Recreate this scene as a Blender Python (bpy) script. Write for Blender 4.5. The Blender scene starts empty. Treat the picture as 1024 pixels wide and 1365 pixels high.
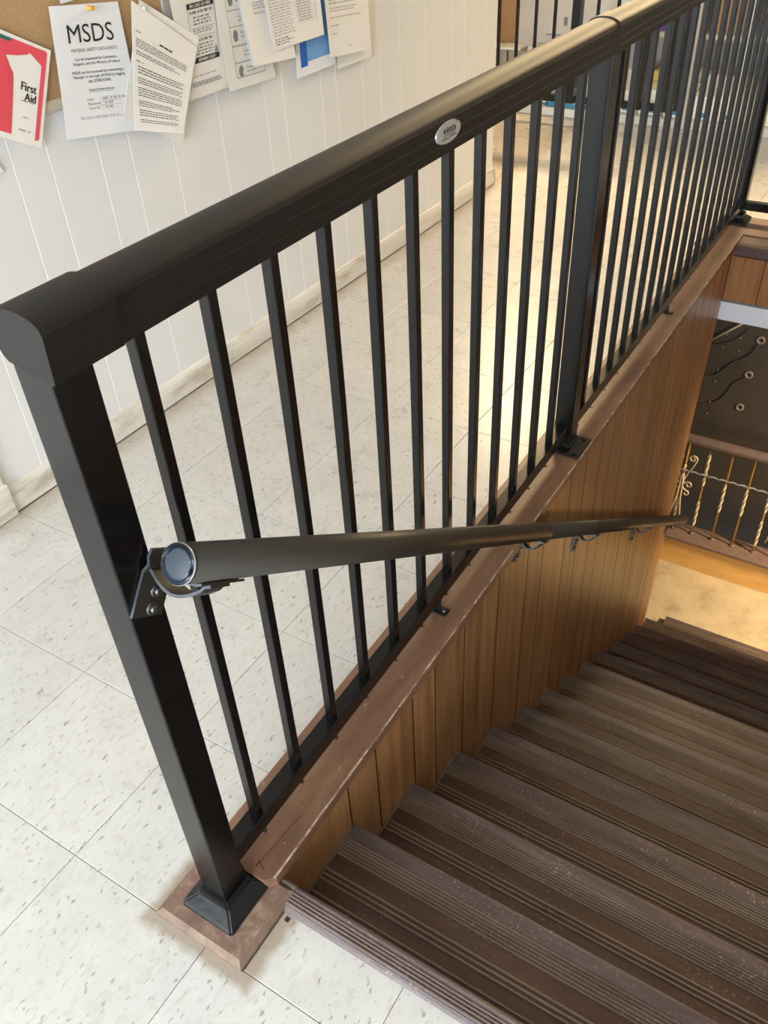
import bpy, bmesh, math, random
from mathutils import Vector, Matrix, noise
random.seed(7)
S = bpy.context.scene
COL = S.collection
R = math.radians

# ------------------------------------------------------------------ camera
cam = bpy.data.objects.new('camera', bpy.data.cameras.new('camera'))
COL.objects.link(cam); S.camera = cam
cam.data.sensor_fit = 'HORIZONTAL'; cam.data.sensor_width = 24.0
cam.data.lens = 24.0 * 1124.52 / 1024.0
cam.data.clip_start = 0.02; cam.data.clip_end = 60
right = Vector((0.850643, 0.523761, -0.045610)); down = Vector((0.300027, -0.554848, -0.775969)); fwd = Vector((-0.431729, 0.646388, -0.629120))
m3 = Matrix((right, -down, -fwd)).transposed()
cam.matrix_world = Matrix.Translation((0.638127, -0.420146, 1.380365)) @ m3.to_4x4()

# ------------------------------------------------------------------ world, lamps, exposure
S.view_settings.view_transform = 'Standard'; S.view_settings.look = 'None'
S.view_settings.exposure = 0.09; S.view_settings.gamma = 1.0
S.view_settings.use_curve_mapping = False
W = bpy.data.worlds.new('world'); S.world = W; W.use_nodes = True
W.node_tree.nodes['Background'].inputs[0].default_value = (0.80, 0.90, 1.0, 1); W.node_tree.nodes['Background'].inputs[1].default_value = 1.0

def area(name, loc, rot, sx, sy, power, colour, spread=None):
    l = bpy.data.lights.new(name, 'AREA'); l.shape = 'RECTANGLE'; l.size = sx; l.size_y = sy; l.energy = power; l.color = colour
    if spread: l.spread = R(spread)
    o = bpy.data.objects.new(name, l); COL.objects.link(o); o.location = loc; o.rotation_euler = rot
    return o
# daylight coming in through the shop window behind and to the left of the viewer
area('window_daylight', (-0.2, -5.25, 1.75), (R(90), 0, 0), 6.4, 1.9, 760, (0.88, 0.945, 1.0))
# warm ceiling tubes of the shop (the diffusers themselves are built with the ceiling)
LAMPS = [(-2.3, 6.0), (-0.1, 6.0), (-2.3, 8.5), (-0.1, 8.5)]
for lx, ly in LAMPS:
    area('ceiling_tube_light', (lx, ly, 2.96), (0, 0, 0), 1.2, 0.3, 205, (1.0, 0.74, 0.41))
# lamp over the lower landing, under the upper floor
area('landing_lamp_light', (2.15, 3.27, -0.36), (0, 0, 0), 0.3, 0.3, 170, (1.0, 0.76, 0.44))

# ------------------------------------------------------------------ material helpers
def newmat(name):
    m = bpy.data.materials.new(name); m.use_nodes = True
    return m, m.node_tree, m.node_tree.nodes['Principled BSDF']
def N(nt, typ, **kw):
    n = nt.nodes.new(typ)
    for k, v in kw.items(): setattr(n, k, v)
    return n
def L(nt, a, b): nt.links.new(a, b)
def plain(name, col, rough=0.5, metal=0.0, var=0.0, scale=30, bump=0.0, spec=None, emit=None, es=0, sheen=0):
    m, nt, b = newmat(name)
    b.inputs['Base Color'].default_value = (*col, 1); b.inputs['Roughness'].default_value = rough; b.inputs['Metallic'].default_value = metal
    if spec is not None: b.inputs['Specular IOR Level'].default_value = spec
    if emit: b.inputs['Emission Color'].default_value = (*emit, 1); b.inputs['Emission Strength'].default_value = es
    if var or bump:
        g = N(nt, 'ShaderNodeNewGeometry'); n = N(nt, 'ShaderNodeTexNoise'); n.inputs['Scale'].default_value = scale; n.inputs['Detail'].default_value = 6
        L(nt, g.outputs['Position'], n.inputs['Vector'])
        if var:
            r = N(nt, 'ShaderNodeMixRGB'); r.inputs[1].default_value = (*[c * (1 - var) for c in col], 1); r.inputs[2].default_value = (*[min(1, c * (1 + var)) for c in col], 1)
            L(nt, n.outputs['Fac'], r.inputs[0]); L(nt, r.outputs[0], b.inputs['Base Color'])
        if bump:
            bp = N(nt, 'ShaderNodeBump'); bp.inputs['Strength'].default_value = bump; bp.inputs['Distance'].default_value = 0.002
            L(nt, n.outputs['Fac'], bp.inputs['Height']); L(nt, bp.outputs[0], b.inputs['Normal'])
    return m
def mapped(nt, scale, rot=(0, 0, 0)):
    g = N(nt, 'ShaderNodeNewGeometry'); mp = N(nt, 'ShaderNodeMapping'); mp.inputs['Scale'].default_value = scale; mp.inputs['Rotation'].default_value = rot
    L(nt, g.outputs['Position'], mp.inputs['Vector']); return mp.outputs[0]
def tnoise(nt, vec, scale=1, detail=4, rough=0.5):
    n = N(nt, 'ShaderNodeTexNoise'); n.inputs['Scale'].default_value = scale; n.inputs['Detail'].default_value = detail; n.inputs['Roughness'].default_value = rough
    L(nt, vec, n.inputs['Vector']); return n.outputs['Fac']
def ramp(nt, fac, stops):
    r = N(nt, 'ShaderNodeValToRGB'); e = r.color_ramp.elements
    while len(e) < len(stops): e.new(0.5)
    for i, (p, c) in enumerate(stops):
        e[i].position = p; e[i].color = (*c, 1) if len(c) == 3 else c
    L(nt, fac, r.inputs[0]); return r.outputs[0]
def mix(nt, fac, a, b, mode='MIX'):
    r = N(nt, 'ShaderNodeMixRGB', blend_type=mode)
    for i, v in ((0, fac), (1, a), (2, b)):
        if hasattr(v, 'is_output'): L(nt, v, r.inputs[i])
        else: r.inputs[i].default_value = v if i == 0 else (*v, 1)
    return r.outputs[0]
def bump(nt, bsdf, h, strength=0.3, dist=0.002):
    bp = N(nt, 'ShaderNodeBump'); bp.inputs['Strength'].default_value = strength; bp.inputs['Distance'].default_value = dist
    L(nt, h, bp.inputs['Height']); L(nt, bp.outputs[0], bsdf.inputs['Normal'])

# vinyl floor tile: off white with short grey-brown dashes
m_tile, nt, b = newmat('vinyl_tile')
oi = N(nt, 'ShaderNodeObjectInfo')
v1 = mapped(nt, (125, 48, 1), (0, 0, R(14))); f1 = tnoise(nt, v1, 1, 2.5, 0.55)
v2 = mapped(nt, (90, 38, 1), (0, 0, R(24))); f2 = tnoise(nt, v2, 1, 2, 0.5)
v3 = mapped(nt, (9, 9, 9)); f3 = tnoise(nt, v3, 1, 5, 0.6)
base = ramp(nt, f3, [(0.3, (0.525, 0.518, 0.498)), (0.7, (0.595, 0.588, 0.565))])
d1 = ramp(nt, f1, [(0.622, (0, 0, 0)), (0.69, (0.9, 0.9, 0.9))])
d2 = ramp(nt, f2, [(0.53, (0, 0, 0)), (0.66, (0.55, 0.55, 0.55))])
c = mix(nt, d2, base, (0.50, 0.47, 0.42)); c = mix(nt, d1, c, (0.29, 0.265, 0.235))
tv = N(nt, 'ShaderNodeMapRange'); tv.inputs[3].default_value = 0.96; tv.inputs[4].default_value = 1.03; L(nt, oi.outputs['Random'], tv.inputs[0])
hs = N(nt, 'ShaderNodeHueSaturation'); L(nt, tv.outputs[0], hs.inputs['Value']); L(nt, c, hs.inputs['Color'])
# worn dirt ring round the post plinth
g = N(nt, 'ShaderNodeNewGeometry'); sp = N(nt, 'ShaderNodeSeparateXYZ'); L(nt, g.outputs['Position'], sp.inputs[0])
def absdist(out, c0, half):
    a = N(nt, 'ShaderNodeMath', operation='SUBTRACT'); L(nt, out, a.inputs[0]); a.inputs[1].default_value = c0
    bb = N(nt, 'ShaderNodeMath', operation='ABSOLUTE'); L(nt, a.outputs[0], bb.inputs[0])
    d = N(nt, 'ShaderNodeMath', operation='SUBTRACT'); L(nt, bb.outputs[0], d.inputs[0]); d.inputs[1].default_value = half; return d.outputs[0]
mx = N(nt, 'ShaderNodeMath', operation='MAXIMUM'); L(nt, absdist(sp.outputs[0], 0.008, 0.092), mx.inputs[0]); L(nt, absdist(sp.outputs[1], -0.01, 0.072), mx.inputs[1])
ns = tnoise(nt, mapped(nt, (28, 28, 28)), 1, 4, 0.6)
ad = N(nt, 'ShaderNodeMath', operation='MULTIPLY_ADD'); L(nt, ns, ad.inputs[0]); ad.inputs[1].default_value = -0.026; L(nt, mx.outputs[0], ad.inputs[2])
dirt = ramp(nt, ad.outputs[0], [(0.0, (0.8, 0.8, 0.8)), (0.016, (0, 0, 0))])
c2 = mix(nt, dirt, hs.outputs[0], (0.31, 0.235, 0.165))
# grime along the foot of the white wall
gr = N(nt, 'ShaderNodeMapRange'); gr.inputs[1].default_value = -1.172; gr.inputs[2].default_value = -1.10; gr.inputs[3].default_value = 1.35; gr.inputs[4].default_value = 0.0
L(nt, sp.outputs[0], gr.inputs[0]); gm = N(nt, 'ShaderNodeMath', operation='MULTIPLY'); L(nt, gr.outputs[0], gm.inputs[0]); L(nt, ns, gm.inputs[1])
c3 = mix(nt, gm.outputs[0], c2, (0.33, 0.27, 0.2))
L(nt, c3, b.inputs['Base Color'])
rr = N(nt, 'ShaderNodeMapRange'); rr.inputs[3].default_value = 0.22; rr.inputs[4].default_value = 0.36; L(nt, f3, rr.inputs[0]); L(nt, rr.outputs[0], b.inputs['Roughness'])
bump(nt, b, tnoise(nt, mapped(nt, (6, 6, 6)), 1, 2), 0.25, 0.004)
m_joint = plain('tile_joint', (0.20, 0.17, 0.135), 0.9)

m_white, nt, b = newmat('white_painted_board')
f = tnoise(nt, mapped(nt, (3, 3, 3)), 1, 5, 0.6)
L(nt, ramp(nt, f, [(0.3, (0.755, 0.76, 0.755)), (0.7, (0.81, 0.81, 0.80))]), b.inputs['Base Color']); b.inputs['Roughness'].default_value = 0.42
bump(nt, b, tnoise(nt, mapped(nt, (60, 60, 14)), 1, 4), 0.12, 0.002)
m_groove_lit = plain('groove_white_lit', (0.97, 0.97, 0.95), 0.35)  # bright catch of the groove bevels put into a whiter colour than the boards
m_basebd, nt, b = newmat('baseboard_paint')
f = tnoise(nt, mapped(nt, (14, 5, 25)), 1, 6, 0.65)
L(nt, ramp(nt, f, [(0.33, (0.50, 0.44, 0.36)), (0.5, (0.72, 0.69, 0.62)), (0.7, (0.78, 0.76, 0.71))]), b.inputs['Base Color']); b.inputs['Roughness'].default_value = 0.4

def wood(name, c0, c1, c2, rough=0.36, along='z', knots=True, sc=1.0):
    m, nt, b = newmat(name)
    s = {'z': (34 * sc, 34 * sc, 2.6 * sc), 'y': (34 * sc, 2.6 * sc, 34 * sc), 'x': (2.6 * sc, 34 * sc, 34 * sc)}[along]
    oi = N(nt, 'ShaderNodeObjectInfo')
    g = N(nt, 'ShaderNodeNewGeometry'); mp = N(nt, 'ShaderNodeMapping'); mp.inputs['Scale'].default_value = s
    off = N(nt, 'ShaderNodeVectorMath', operation='SCALE'); off.inputs[0].default_value = (13, 7, 3); L(nt, oi.outputs['Random'], off.inputs['Scale'])
    ad = N(nt, 'ShaderNodeVectorMath', operation='ADD'); L(nt, g.outputs['Position'], mp.inputs['Vector']); L(nt, mp.outputs[0], ad.inputs[0]); L(nt, off.outputs[0], ad.inputs[1])
    f = tnoise(nt, ad.outputs[0], 1, 6, 0.62)
    f2 = tnoise(nt, ad.outputs[0], 0.22, 3, 0.5)
    col = ramp(nt, f, [(0.28, c0), (0.5, c1), (0.75, c2)])
    dk = ramp(nt, f2, [(0.25, (0.74, 0.70, 0.66)), (0.7, (1.08, 1.08, 1.06))])
    col = mix(nt, 1.0, col, dk, 'MULTIPLY')
    tv = N(nt, 'ShaderNodeMapRange'); tv.inputs[3].default_value = 0.86; tv.inputs[4].default_value = 1.12; L(nt, oi.outputs['Random'], tv.inputs[0])
    h = N(nt, 'ShaderNodeHueSaturation'); L(nt, tv.outputs[0], h.inputs['Value']); L(nt, col, h.inputs['Color']); L(nt, h.outputs[0], b.inputs['Base Color'])
    b.inputs['Roughness'].default_value = rough
    bump(nt, b, f, 0.12, 0.001)
    return m
m_panel = wood('panel_wood', (0.18, 0.080, 0.030), (0.33, 0.168, 0.067), (0.45, 0.260, 0.115))
m_panel_far = wood('panel_wood_far', (0.20, 0.08, 0.03), (0.32, 0.145, 0.055), (0.38, 0.18, 0.075))
m_seam = plain('dark_seam', (0.025, 0.013, 0.006), 0.8)

m_board, nt, b = newmat('worn_brown_paint')
f = tnoise(nt, mapped(nt, (22, 6, 22)), 1, 7, 0.65)
col = ramp(nt, f, [(0.3, (0.130, 0.066, 0.037)), (0.55, (0.195, 0.104, 0.062)), (0.8, (0.26, 0.155, 0.098))])
ch = tnoise(nt, mapped(nt, (120, 60, 120)), 1, 3, 0.6)
col = mix(nt, ramp(nt, ch, [(0.70, (0, 0, 0)), (0.73, (0.8, 0.8, 0.8))]), col, (0.50, 0.38, 0.28))
g = N(nt, 'ShaderNodeNewGeometry'); pt = ramp(nt, g.outputs['Pointiness'], [(0.52, (0, 0, 0)), (0.60, (1, 1, 1))])
ed = mix(nt, tnoise(nt, mapped(nt, (45, 45, 45)), 1, 4), (0, 0, 0), pt, 'MULTIPLY')
L(nt, col, b.inputs['Base Color']); b.inputs['Roughness'].default_value = 0.38
bump(nt, b, f, 0.25, 0.002)
m_chip, nt, b = newmat('chipped_edge')
f = tnoise(nt, mapped(nt, (60, 34, 60)), 1, 5, 0.7)
L(nt, ramp(nt, f, [(0.42, (0.20, 0.10, 0.065)), (0.5, (0.36, 0.25, 0.17)), (0.66, (0.60, 0.48, 0.36))]), b.inputs['Base Color']); b.inputs['Roughness'].default_value = 0.6
m_plinth, nt, b = newmat('worn_plinth_paint')
f = tnoise(nt, mapped(nt, (30, 30, 30)), 1, 7, 0.65)
L(nt, ramp(nt, f, [(0.3, (0.14, 0.078, 0.058)), (0.52, (0.20, 0.118, 0.088)), (0.68, (0.34, 0.25, 0.18))]), b.inputs['Base Color']); b.inputs['Roughness'].default_value = 0.42
m_plinth_edge, nt, b = newmat('bare_plinth_edge')
f = tnoise(nt, mapped(nt, (25, 25, 25)), 1, 6, 0.65)
L(nt, ramp(nt, f, [(0.3, (0.13, 0.080, 0.058)), (0.6, (0.22, 0.150, 0.105)), (0.8, (0.36, 0.27, 0.20))]), b.inputs['Base Color']); b.inputs['Roughness'].default_value = 0.55

def black(name, col, rough, spec=0.5, n=0.1):
    m, nt, b = newmat(name); b.inputs['Base Color'].default_value = (*col, 1); b.inputs['Roughness'].default_value = rough; b.inputs['Specular IOR Level'].default_value = spec
    bump(nt, b, tnoise(nt, mapped(nt, (900, 900, 900)), 1, 2), n, 0.0004)
    return m
m_black = black('black_powder_coat', (0.0040, 0.0041, 0.0045), 0.22, 0.34, 0.03)
m_blackrail = black('black_rail_coat', (0.0085, 0.0075, 0.007), 0.50, 0.36, 0.05)
m_tube = black('handrail_coat', (0.019, 0.0155, 0.011), 0.44, 0.6, 0.05)
m_cap = plain('blue_grey_cap', (0.022, 0.032, 0.048), 0.33, 0.2, 0.3, 60)
m_strap = plain('grey_blue_strap', (0.060, 0.068, 0.082), 0.38, 0.3)
m_screw = plain('screw_steel', (0.20, 0.21, 0.22), 0.3, 0.9)
m_flange = plain('worn_black_flange', (0.006, 0.0065, 0.008), 0.42, 0, 0.6, 70, 0.7, 0.35)
m_badge = plain('badge_silver', (0.52, 0.50, 0.48), 0.32, 0.35)
m_ink = plain('ink_black', (0.02, 0.02, 0.022), 0.6)
m_inkmid = plain('ink_mid', (0.10, 0.10, 0.105), 0.7)
m_inkgrey = plain('ink_grey', (0.22, 0.22, 0.22), 0.7)
m_inkpale = plain('ink_pale', (0.46, 0.45, 0.43), 0.7)
m_blue = plain('print_blue', (0.0, 0.12, 0.55), 0.5)
m_bluelt = plain('print_light_blue', (0.16, 0.37, 0.68), 0.5)
m_red = plain('print_red', (0.80, 0.085, 0.12), 0.45)
m_teal = plain('print_teal', (0.02, 0.16, 0.13), 0.5)
m_lilac = plain('print_lilac', (0.45, 0.47, 0.66), 0.6)
m_paper = plain('paper_white', (0.82, 0.84, 0.87), 0.6, 0, 0.03, 8)
m_paperw = plain('paper_cream', (0.86, 0.835, 0.79), 0.6, 0, 0.04, 8)
m_paperg = plain('paper_grey', (0.78, 0.755, 0.71), 0.6, 0, 0.04, 8)
m_cork = plain('cork', (0.46, 0.29, 0.14), 0.85, 0, 0.22, 160, 0.5)
m_corkframe = plain('cork_frame', (0.52, 0.46, 0.37), 0.45, 0, 0.1, 12)
m_alu = plain('frame_grey', (0.42, 0.41, 0.38), 0.35, 0.2)
m_pin = plain('pin_orange', (0.85, 0.40, 0.05), 0.3)
m_caulk = plain('dirty_caulk', (0.125, 0.105, 0.078), 0.8, 0, 0.6, 90)

def rubber(name, c0, c1, c2, speck, rough=0.36):
    m, nt, b = newmat(name)
    f = tnoise(nt, mapped(nt, (3.5, 26, 26)), 1, 6, 0.65)
    col = ramp(nt, f, [(0.3, c0), (0.52, c1), (0.76, c2)])
    sk = tnoise(nt, mapped(nt, (170, 170, 170)), 1, 2, 0.5); pat = tnoise(nt, mapped(nt, (5, 9, 9)), 1, 3, 0.5)
    mm = N(nt, 'ShaderNodeMath', operation='MULTIPLY'); L(nt, ramp(nt, sk, [(0.60, (0, 0, 0)), (0.72, (1, 1, 1))]), mm.inputs[0]); L(nt, ramp(nt, pat, [(0.45, (0, 0, 0)), (0.68, (1, 1, 1))]), mm.inputs[1])
    m2 = N(nt, 'ShaderNodeMath', operation='MULTIPLY'); L(nt, mm.outputs[0], m2.inputs[0]); m2.inputs[1].default_value = speck
    col = mix(nt, m2.outputs[0], col, (0.42, 0.37, 0.33))
    L(nt, col, b.inputs['Base Color'])
    rm = N(nt, 'ShaderNodeMapRange'); rm.inputs[3].default_value = rough; rm.inputs[4].default_value = rough + 0.22; L(nt, f, rm.inputs[0]); L(nt, rm.outputs[0], b.inputs['Roughness'])
    bump(nt, b, tnoise(nt, mapped(nt, (90, 90, 90)), 1, 4), 0.25, 0.001)
    return m
m_nose = rubber('stair_rubber_nose', (0.070, 0.048, 0.049), (0.100, 0.071, 0.073), (0.20, 0.155, 0.147), 0.95)
m_flat = rubber('stair_rubber_flat', (0.044, 0.018, 0.011), (0.066, 0.030, 0.018), (0.105, 0.058, 0.034), 0.55)
m_ridge_lit = rubber('stair_rubber_ridge_lit', (0.12, 0.082, 0.060), (0.19, 0.14, 0.105), (0.30, 0.235, 0.19), 0.9)  # paler than the rubber around it: ridge highlights put into the colour
m_band = rubber('stair_rubber_band', (0.058, 0.035, 0.033), (0.090, 0.060, 0.057), (0.15, 0.108, 0.102), 0.8)
m_darknose = rubber('dark_rubber_edge', (0.040, 0.018, 0.016), (0.058, 0.026, 0.022), (0.09, 0.05, 0.04), 0.3, 0.5)
m_riser = plain('riser_dark', (0.035, 0.020, 0.014), 0.6, 0, 0.3, 30)
m_conc, nt, b = newmat('sandy_concrete')
f = tnoise(nt, mapped(nt, (7, 7, 7)), 1, 7, 0.68)
L(nt, ramp(nt, f, [(0.3, (0.36, 0.285, 0.19)), (0.5, (0.50, 0.41, 0.285)), (0.72, (0.58, 0.49, 0.35))]), b.inputs['Base Color']); b.inputs['Roughness'].default_value = 0.55
m_orange, nt, b = newmat('varnished_plywood')
f = tnoise(nt, mapped(nt, (5, 20, 14)), 1, 5, 0.6)
L(nt, ramp(nt, f, [(0.3, (0.76, 0.44, 0.13)), (0.6, (0.88, 0.56, 0.21)), (0.8, (0.90, 0.63, 0.29))]), b.inputs['Base Color']); b.inputs['Roughness'].default_value = 0.4
m_lowboard = plain('dusty_brown_board', (0.20, 0.135, 0.115), 0.5, 0, 0.35, 30)
m_dark, nt, b = newmat('dark_brown_wall')
f = tnoise(nt, mapped(nt, (5, 5, 5)), 1, 7, 0.65)
L(nt, ramp(nt, f, [(0.3, (0.040, 0.031, 0.023)), (0.7, (0.060, 0.047, 0.036))]), b.inputs['Base Color']); b.inputs['Roughness'].default_value = 0.7
m_beam = plain('white_beam_paint', (0.62, 0.62, 0.66), 0.6, 0, 0.05, 10)
m_gold = plain('tarnished_gold', (0.40, 0.24, 0.07), 0.35, 0.5, 0.4, 30)
m_ivory = plain('twisted_ivory', (0.74, 0.62, 0.42), 0.4, 0.1)
m_silver = plain('dull_silver', (0.5, 0.47, 0.47), 0.4, 0.5)
m_washer = plain('washer_grey', (0.27, 0.22, 0.17), 0.6, 0.2)
m_ceil = plain('ceiling_white', (0.70, 0.69, 0.66), 0.8)
m_wall2 = plain('added_beige_wall', (0.40, 0.36, 0.31), 0.6)
m_wall = plain('plain_wall', (0.66, 0.63, 0.57), 0.7)
m_lamp = plain('lamp_diffuser', (0.9, 0.88, 0.8), 0.5, emit=(1.0, 0.84, 0.6), es=7)
m_card = plain('cardboard', (0.42, 0.235, 0.10), 0.75, 0, 0.08, 14)
m_cart = plain('white_carton', (0.62, 0.56, 0.49), 0.6, 0, 0.06, 9)
m_greyc = plain('grey_beige_carton', (0.36, 0.32, 0.26), 0.6, 0, 0.1, 10)
m_cream = plain('cream_pack', (0.92, 0.90, 0.78), 0.5)
m_yellow = plain('yellow_pack', (0.80, 0.62, 0.20), 0.5)
m_cyan = plain('cyan_pack', (0.03, 0.22, 0.34), 0.5)
m_slate = plain('slate_blue_pack', (0.09, 0.16, 0.23), 0.5)
m_purple = plain('purple_pack', (0.16, 0.05, 0.42), 0.5)
m_gond = plain('gondola_metal', (0.44, 0.40, 0.34), 0.45)
m_gondw = plain('gondola_white', (0.66, 0.62, 0.55), 0.4)

# ------------------------------------------------------------------ mesh helpers
def mesh_obj(name, bm, mats, parent=None, smooth=False, loc=None):
    me = bpy.data.meshes.new(name); bm.normal_update(); bm.to_mesh(me); bm.free()
    if not isinstance(mats, (list, tuple)): mats = [mats]
    for m in mats: me.materials.append(m)
    if smooth:
        for p in me.polygons: p.use_smooth = True
    o = bpy.data.objects.new(name, me); COL.objects.link(o)
    if parent: o.parent = parent; o.matrix_parent_inverse = parent.matrix_world.inverted()
    if loc: o.location = loc
    return o
def tag(o, label, cat, group=None, kind=None):
    if label: o['label'] = label
    if cat: o['category'] = cat
    if group: o['group'] = group
    if kind: o['kind'] = kind
    return o
def struct(name, bm, mats, **k):
    o = mesh_obj(name, bm, mats, **k); o['kind'] = 'structure'; return o
def empty(name, loc=(0, 0, 0)):
    o = bpy.data.objects.new(name, None); COL.objects.link(o); o.location = loc; o.empty_display_size = 0.05
    bpy.context.view_layer.update(); return o
def box(bm, x0, x1, y0, y1, z0, z1, mi=0, bev=0.0, seg=1):
    vs = [bm.verts.new(p) for p in ((x0,y0,z0),(x1,y0,z0),(x1,y1,z0),(x0,y1,z0),(x0,y0,z1),(x1,y0,z1),(x1,y1,z1),(x0,y1,z1))]
    fs = [bm.faces.new([vs[i] for i in q]) for q in ((0,3,2,1),(4,5,6,7),(0,1,5,4),(1,2,6,5),(2,3,7,6),(3,0,4,7))]
    for f in fs: f.material_index = mi
    if bev:
        es = list({e for f in fs for e in f.edges})
        r = bmesh.ops.bevel(bm, geom=es, offset=bev, segments=seg, affect='EDGES', profile=0.6)
        for f in r['faces']: f.material_index = mi
    return vs
def hexa(bm, P, mi=0):   # 8 points, bottom ring then top ring
    vs = [bm.verts.new(p) for p in P]
    for q in ((0,3,2,1),(4,5,6,7),(0,1,5,4),(1,2,6,5),(2,3,7,6),(3,0,4,7)):
        f = bm.faces.new([vs[i] for i in q]); f.material_index = mi
def extrude_profile(bm, pts, axis, a, b, mi=None, closed=True, cap=True):
    """pts: 2D profile; axis 'x': pts=(y,z); 'y': pts=(x,z). mi: material per segment"""
    def P(p, t): return (t, p[0], p[1]) if axis == 'x' else (p[0], t, p[1])
    A = [bm.verts.new(P(p, a)) for p in pts]; B = [bm.verts.new(P(p, b)) for p in pts]
    n = len(pts)
    for i in range(n if closed else n - 1):
        j = (i + 1) % n
        f = bm.faces.new([A[i], A[j], B[j], B[i]])
        if mi: f.material_index = mi[i]
    if cap and closed:
        bm.faces.new(A[::-1]); bm.faces.new(B)
    bmesh.ops.recalc_face_normals(bm, faces=bm.faces)
def tube(bm, pts, r, seg=10, mi=0, cap=True, rad=None):
    rings = []; n = len(pts); pts = [Vector(p) for p in pts]; u = None
    for i, p in enumerate(pts):
        t = (pts[min(i + 1, n - 1)] - pts[max(i - 1, 0)]).normalized()
        if u is None:
            u = t.cross(Vector((0, 0, 1)) if abs(t.z) < 0.9 else Vector((1, 0, 0))).normalized()
        else:
            u = (u - t * u.dot(t)).normalized()
        v = t.cross(u); rr = rad[i] if rad else r
        rings.append([bm.verts.new(p + (u * math.cos(2 * math.pi * k / seg) + v * math.sin(2 * math.pi * k / seg)) * rr) for k in range(seg)])
    for a, b2 in zip(rings, rings[1:]):
        for k in range(seg):
            f = bm.faces.new((a[k], a[(k + 1) % seg], b2[(k + 1) % seg], b2[k])); f.material_index = mi; f.smooth = True
    if cap:
        f = bm.faces.new(rings[0][::-1]); f.material_index = mi; f = bm.faces.new(rings[-1]); f.material_index = mi
def poly_prism(bm, pts2, x0, x1, mi=0):  # polygon in (y,z), extruded along x
    A = [bm.verts.new((x0, p[0], p[1])) for p in pts2]; B = [bm.verts.new((x1, p[0], p[1])) for p in pts2]
    fs = [bm.faces.new(A), bm.faces.new(B[::-1])]
    n = len(pts2)
    for i in range(n): fs.append(bm.faces.new((A[i], B[i], B[(i + 1) % n], A[(i + 1) % n])))
    for f in fs: f.material_index = mi
    bmesh.ops.recalc_face_normals(bm, faces=fs)
BM = bmesh.new

# ------------------------------------------------------------------ the setting: floor with the stair opening
XR = 1.36            # far side of the stairwell
WX = -1.187          # face of the white wall
OX0, OX1, OY0, OY1 = 0.046, XR, 0.040, 3.10
bm = BM()
FX0, FX1, FY0, FY1 = -5.0, 5.0, -5.3, 10.5
for q in ((FX0, OX0 - 0.10, FY0, FY1), (OX1 + 0.02, FX1, FY0, FY1), (OX0 - 0.10, OX1 + 0.02, FY0, OY0 - 0.005), (OX0 - 0.10, OX1 + 0.02, OY1, FY1)):
    box(bm, *q, -0.18, -0.003)
floor = struct('floor', bm, [m_joint])
T = 0.3048; TX, TY = -0.286, -0.0794; GAP = 0.00055
tile_mesh = None
def tile_at(x0, x1, y0, y1):
    global tile_mesh
    full = abs(x1 - x0 - T) < 1e-4 and abs(y1 - y0 - T) < 1e-4
    if full and tile_mesh:
        o = bpy.data.objects.new('floor_tile', tile_mesh); COL.objects.link(o); o.parent = floor; o.location = (x0, y0, random.uniform(-0.0002, 0.0001)); return
    bm = BM(); w, h = x1 - x0, y1 - y0; g = GAP; c = 0.0009
    vs = [bm.verts.new(p) for p in ((g,g,-0.003),(w-g,g,-0.003),(w-g,h-g,-0.003),(g,h-g,-0.003),(g,g,-0.0006),(w-g,g,-0.0006),(w-g,h-g,-0.0006),(g,h-g,-0.0006),(g+c,g+c,0),(w-g-c,g+c,0),(w-g-c,h-g-c,0),(g+c,h-g-c,0))]
    for q in ((0,1,5,4),(1,2,6,5),(2,3,7,6),(3,0,4,7),(4,5,9,8),(5,6,10,9),(6,7,11,10),(7,4,8,11),(8,9,10,11)): bm.faces.new([vs[i] for i in q])
    o = mesh_obj('floor_tile', bm, m_tile, floor, loc=(x0, y0, 0))
    if full: tile_mesh = o.data
# areas that carry tiles (x0,x1,y0,y1): beside the rail, in front of the stairs, beyond the opening, beyond the wall end
YA, YB = TY, TY + 11 * T
regions = [(WX + 0.012, 1.7, -1.4, YA), (WX + 0.012, -0.088, YA, YB), (0.095, 1.7, YA, 0.030), (-2.72, -0.088, YB, 4.66), (-0.088, 1.7, 3.375, 4.66)]
for (a, b2, c0, d) in regions:
    i0 = math.floor((a - TX) / T) - 1
    for i in range(i0, i0 + 20):
        x0, x1 = max(a, TX + i * T), min(b2, TX + (i + 1) * T)
        if x1 - x0 < 0.004: continue
        j0 = math.floor((c0 - TY) / T) - 1
        for j in range(j0, j0 + 28):
            y0, y1 = max(c0, TY + j * T), min(d, TY + (j + 1) * T)
            if y1 - y0 < 0.004: continue
            tile_at(x0, x1, y0, y1)
# tiles far from the stairs, never seen in the photograph, laid as one sheet
bm = BM(); box(bm, FX0, FX1, 4.66, FY1, -0.003, 0.0); box(bm, 1.7, FX1, FY0, 4.66, -0.003, 0); box(bm, FX0, -2.72, FY0, 4.66, -0.003, 0); box(bm, -2.72, WX - 0.1, FY0, 3.33, -0.003, 0); box(bm, WX - .1, 1.7, FY0, -1.4, -0.003, 0)
sheet = mesh_obj('floor_sheet', bm, m_tile, floor)
# small square nail hole beside the nosing, in the tile
bm = BM(); box(bm, 0.103, 0.111, 0.016, 0.024, -0.0005, 0.0004, 0); mesh_obj('nail_hole', bm, m_seam, floor)

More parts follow.
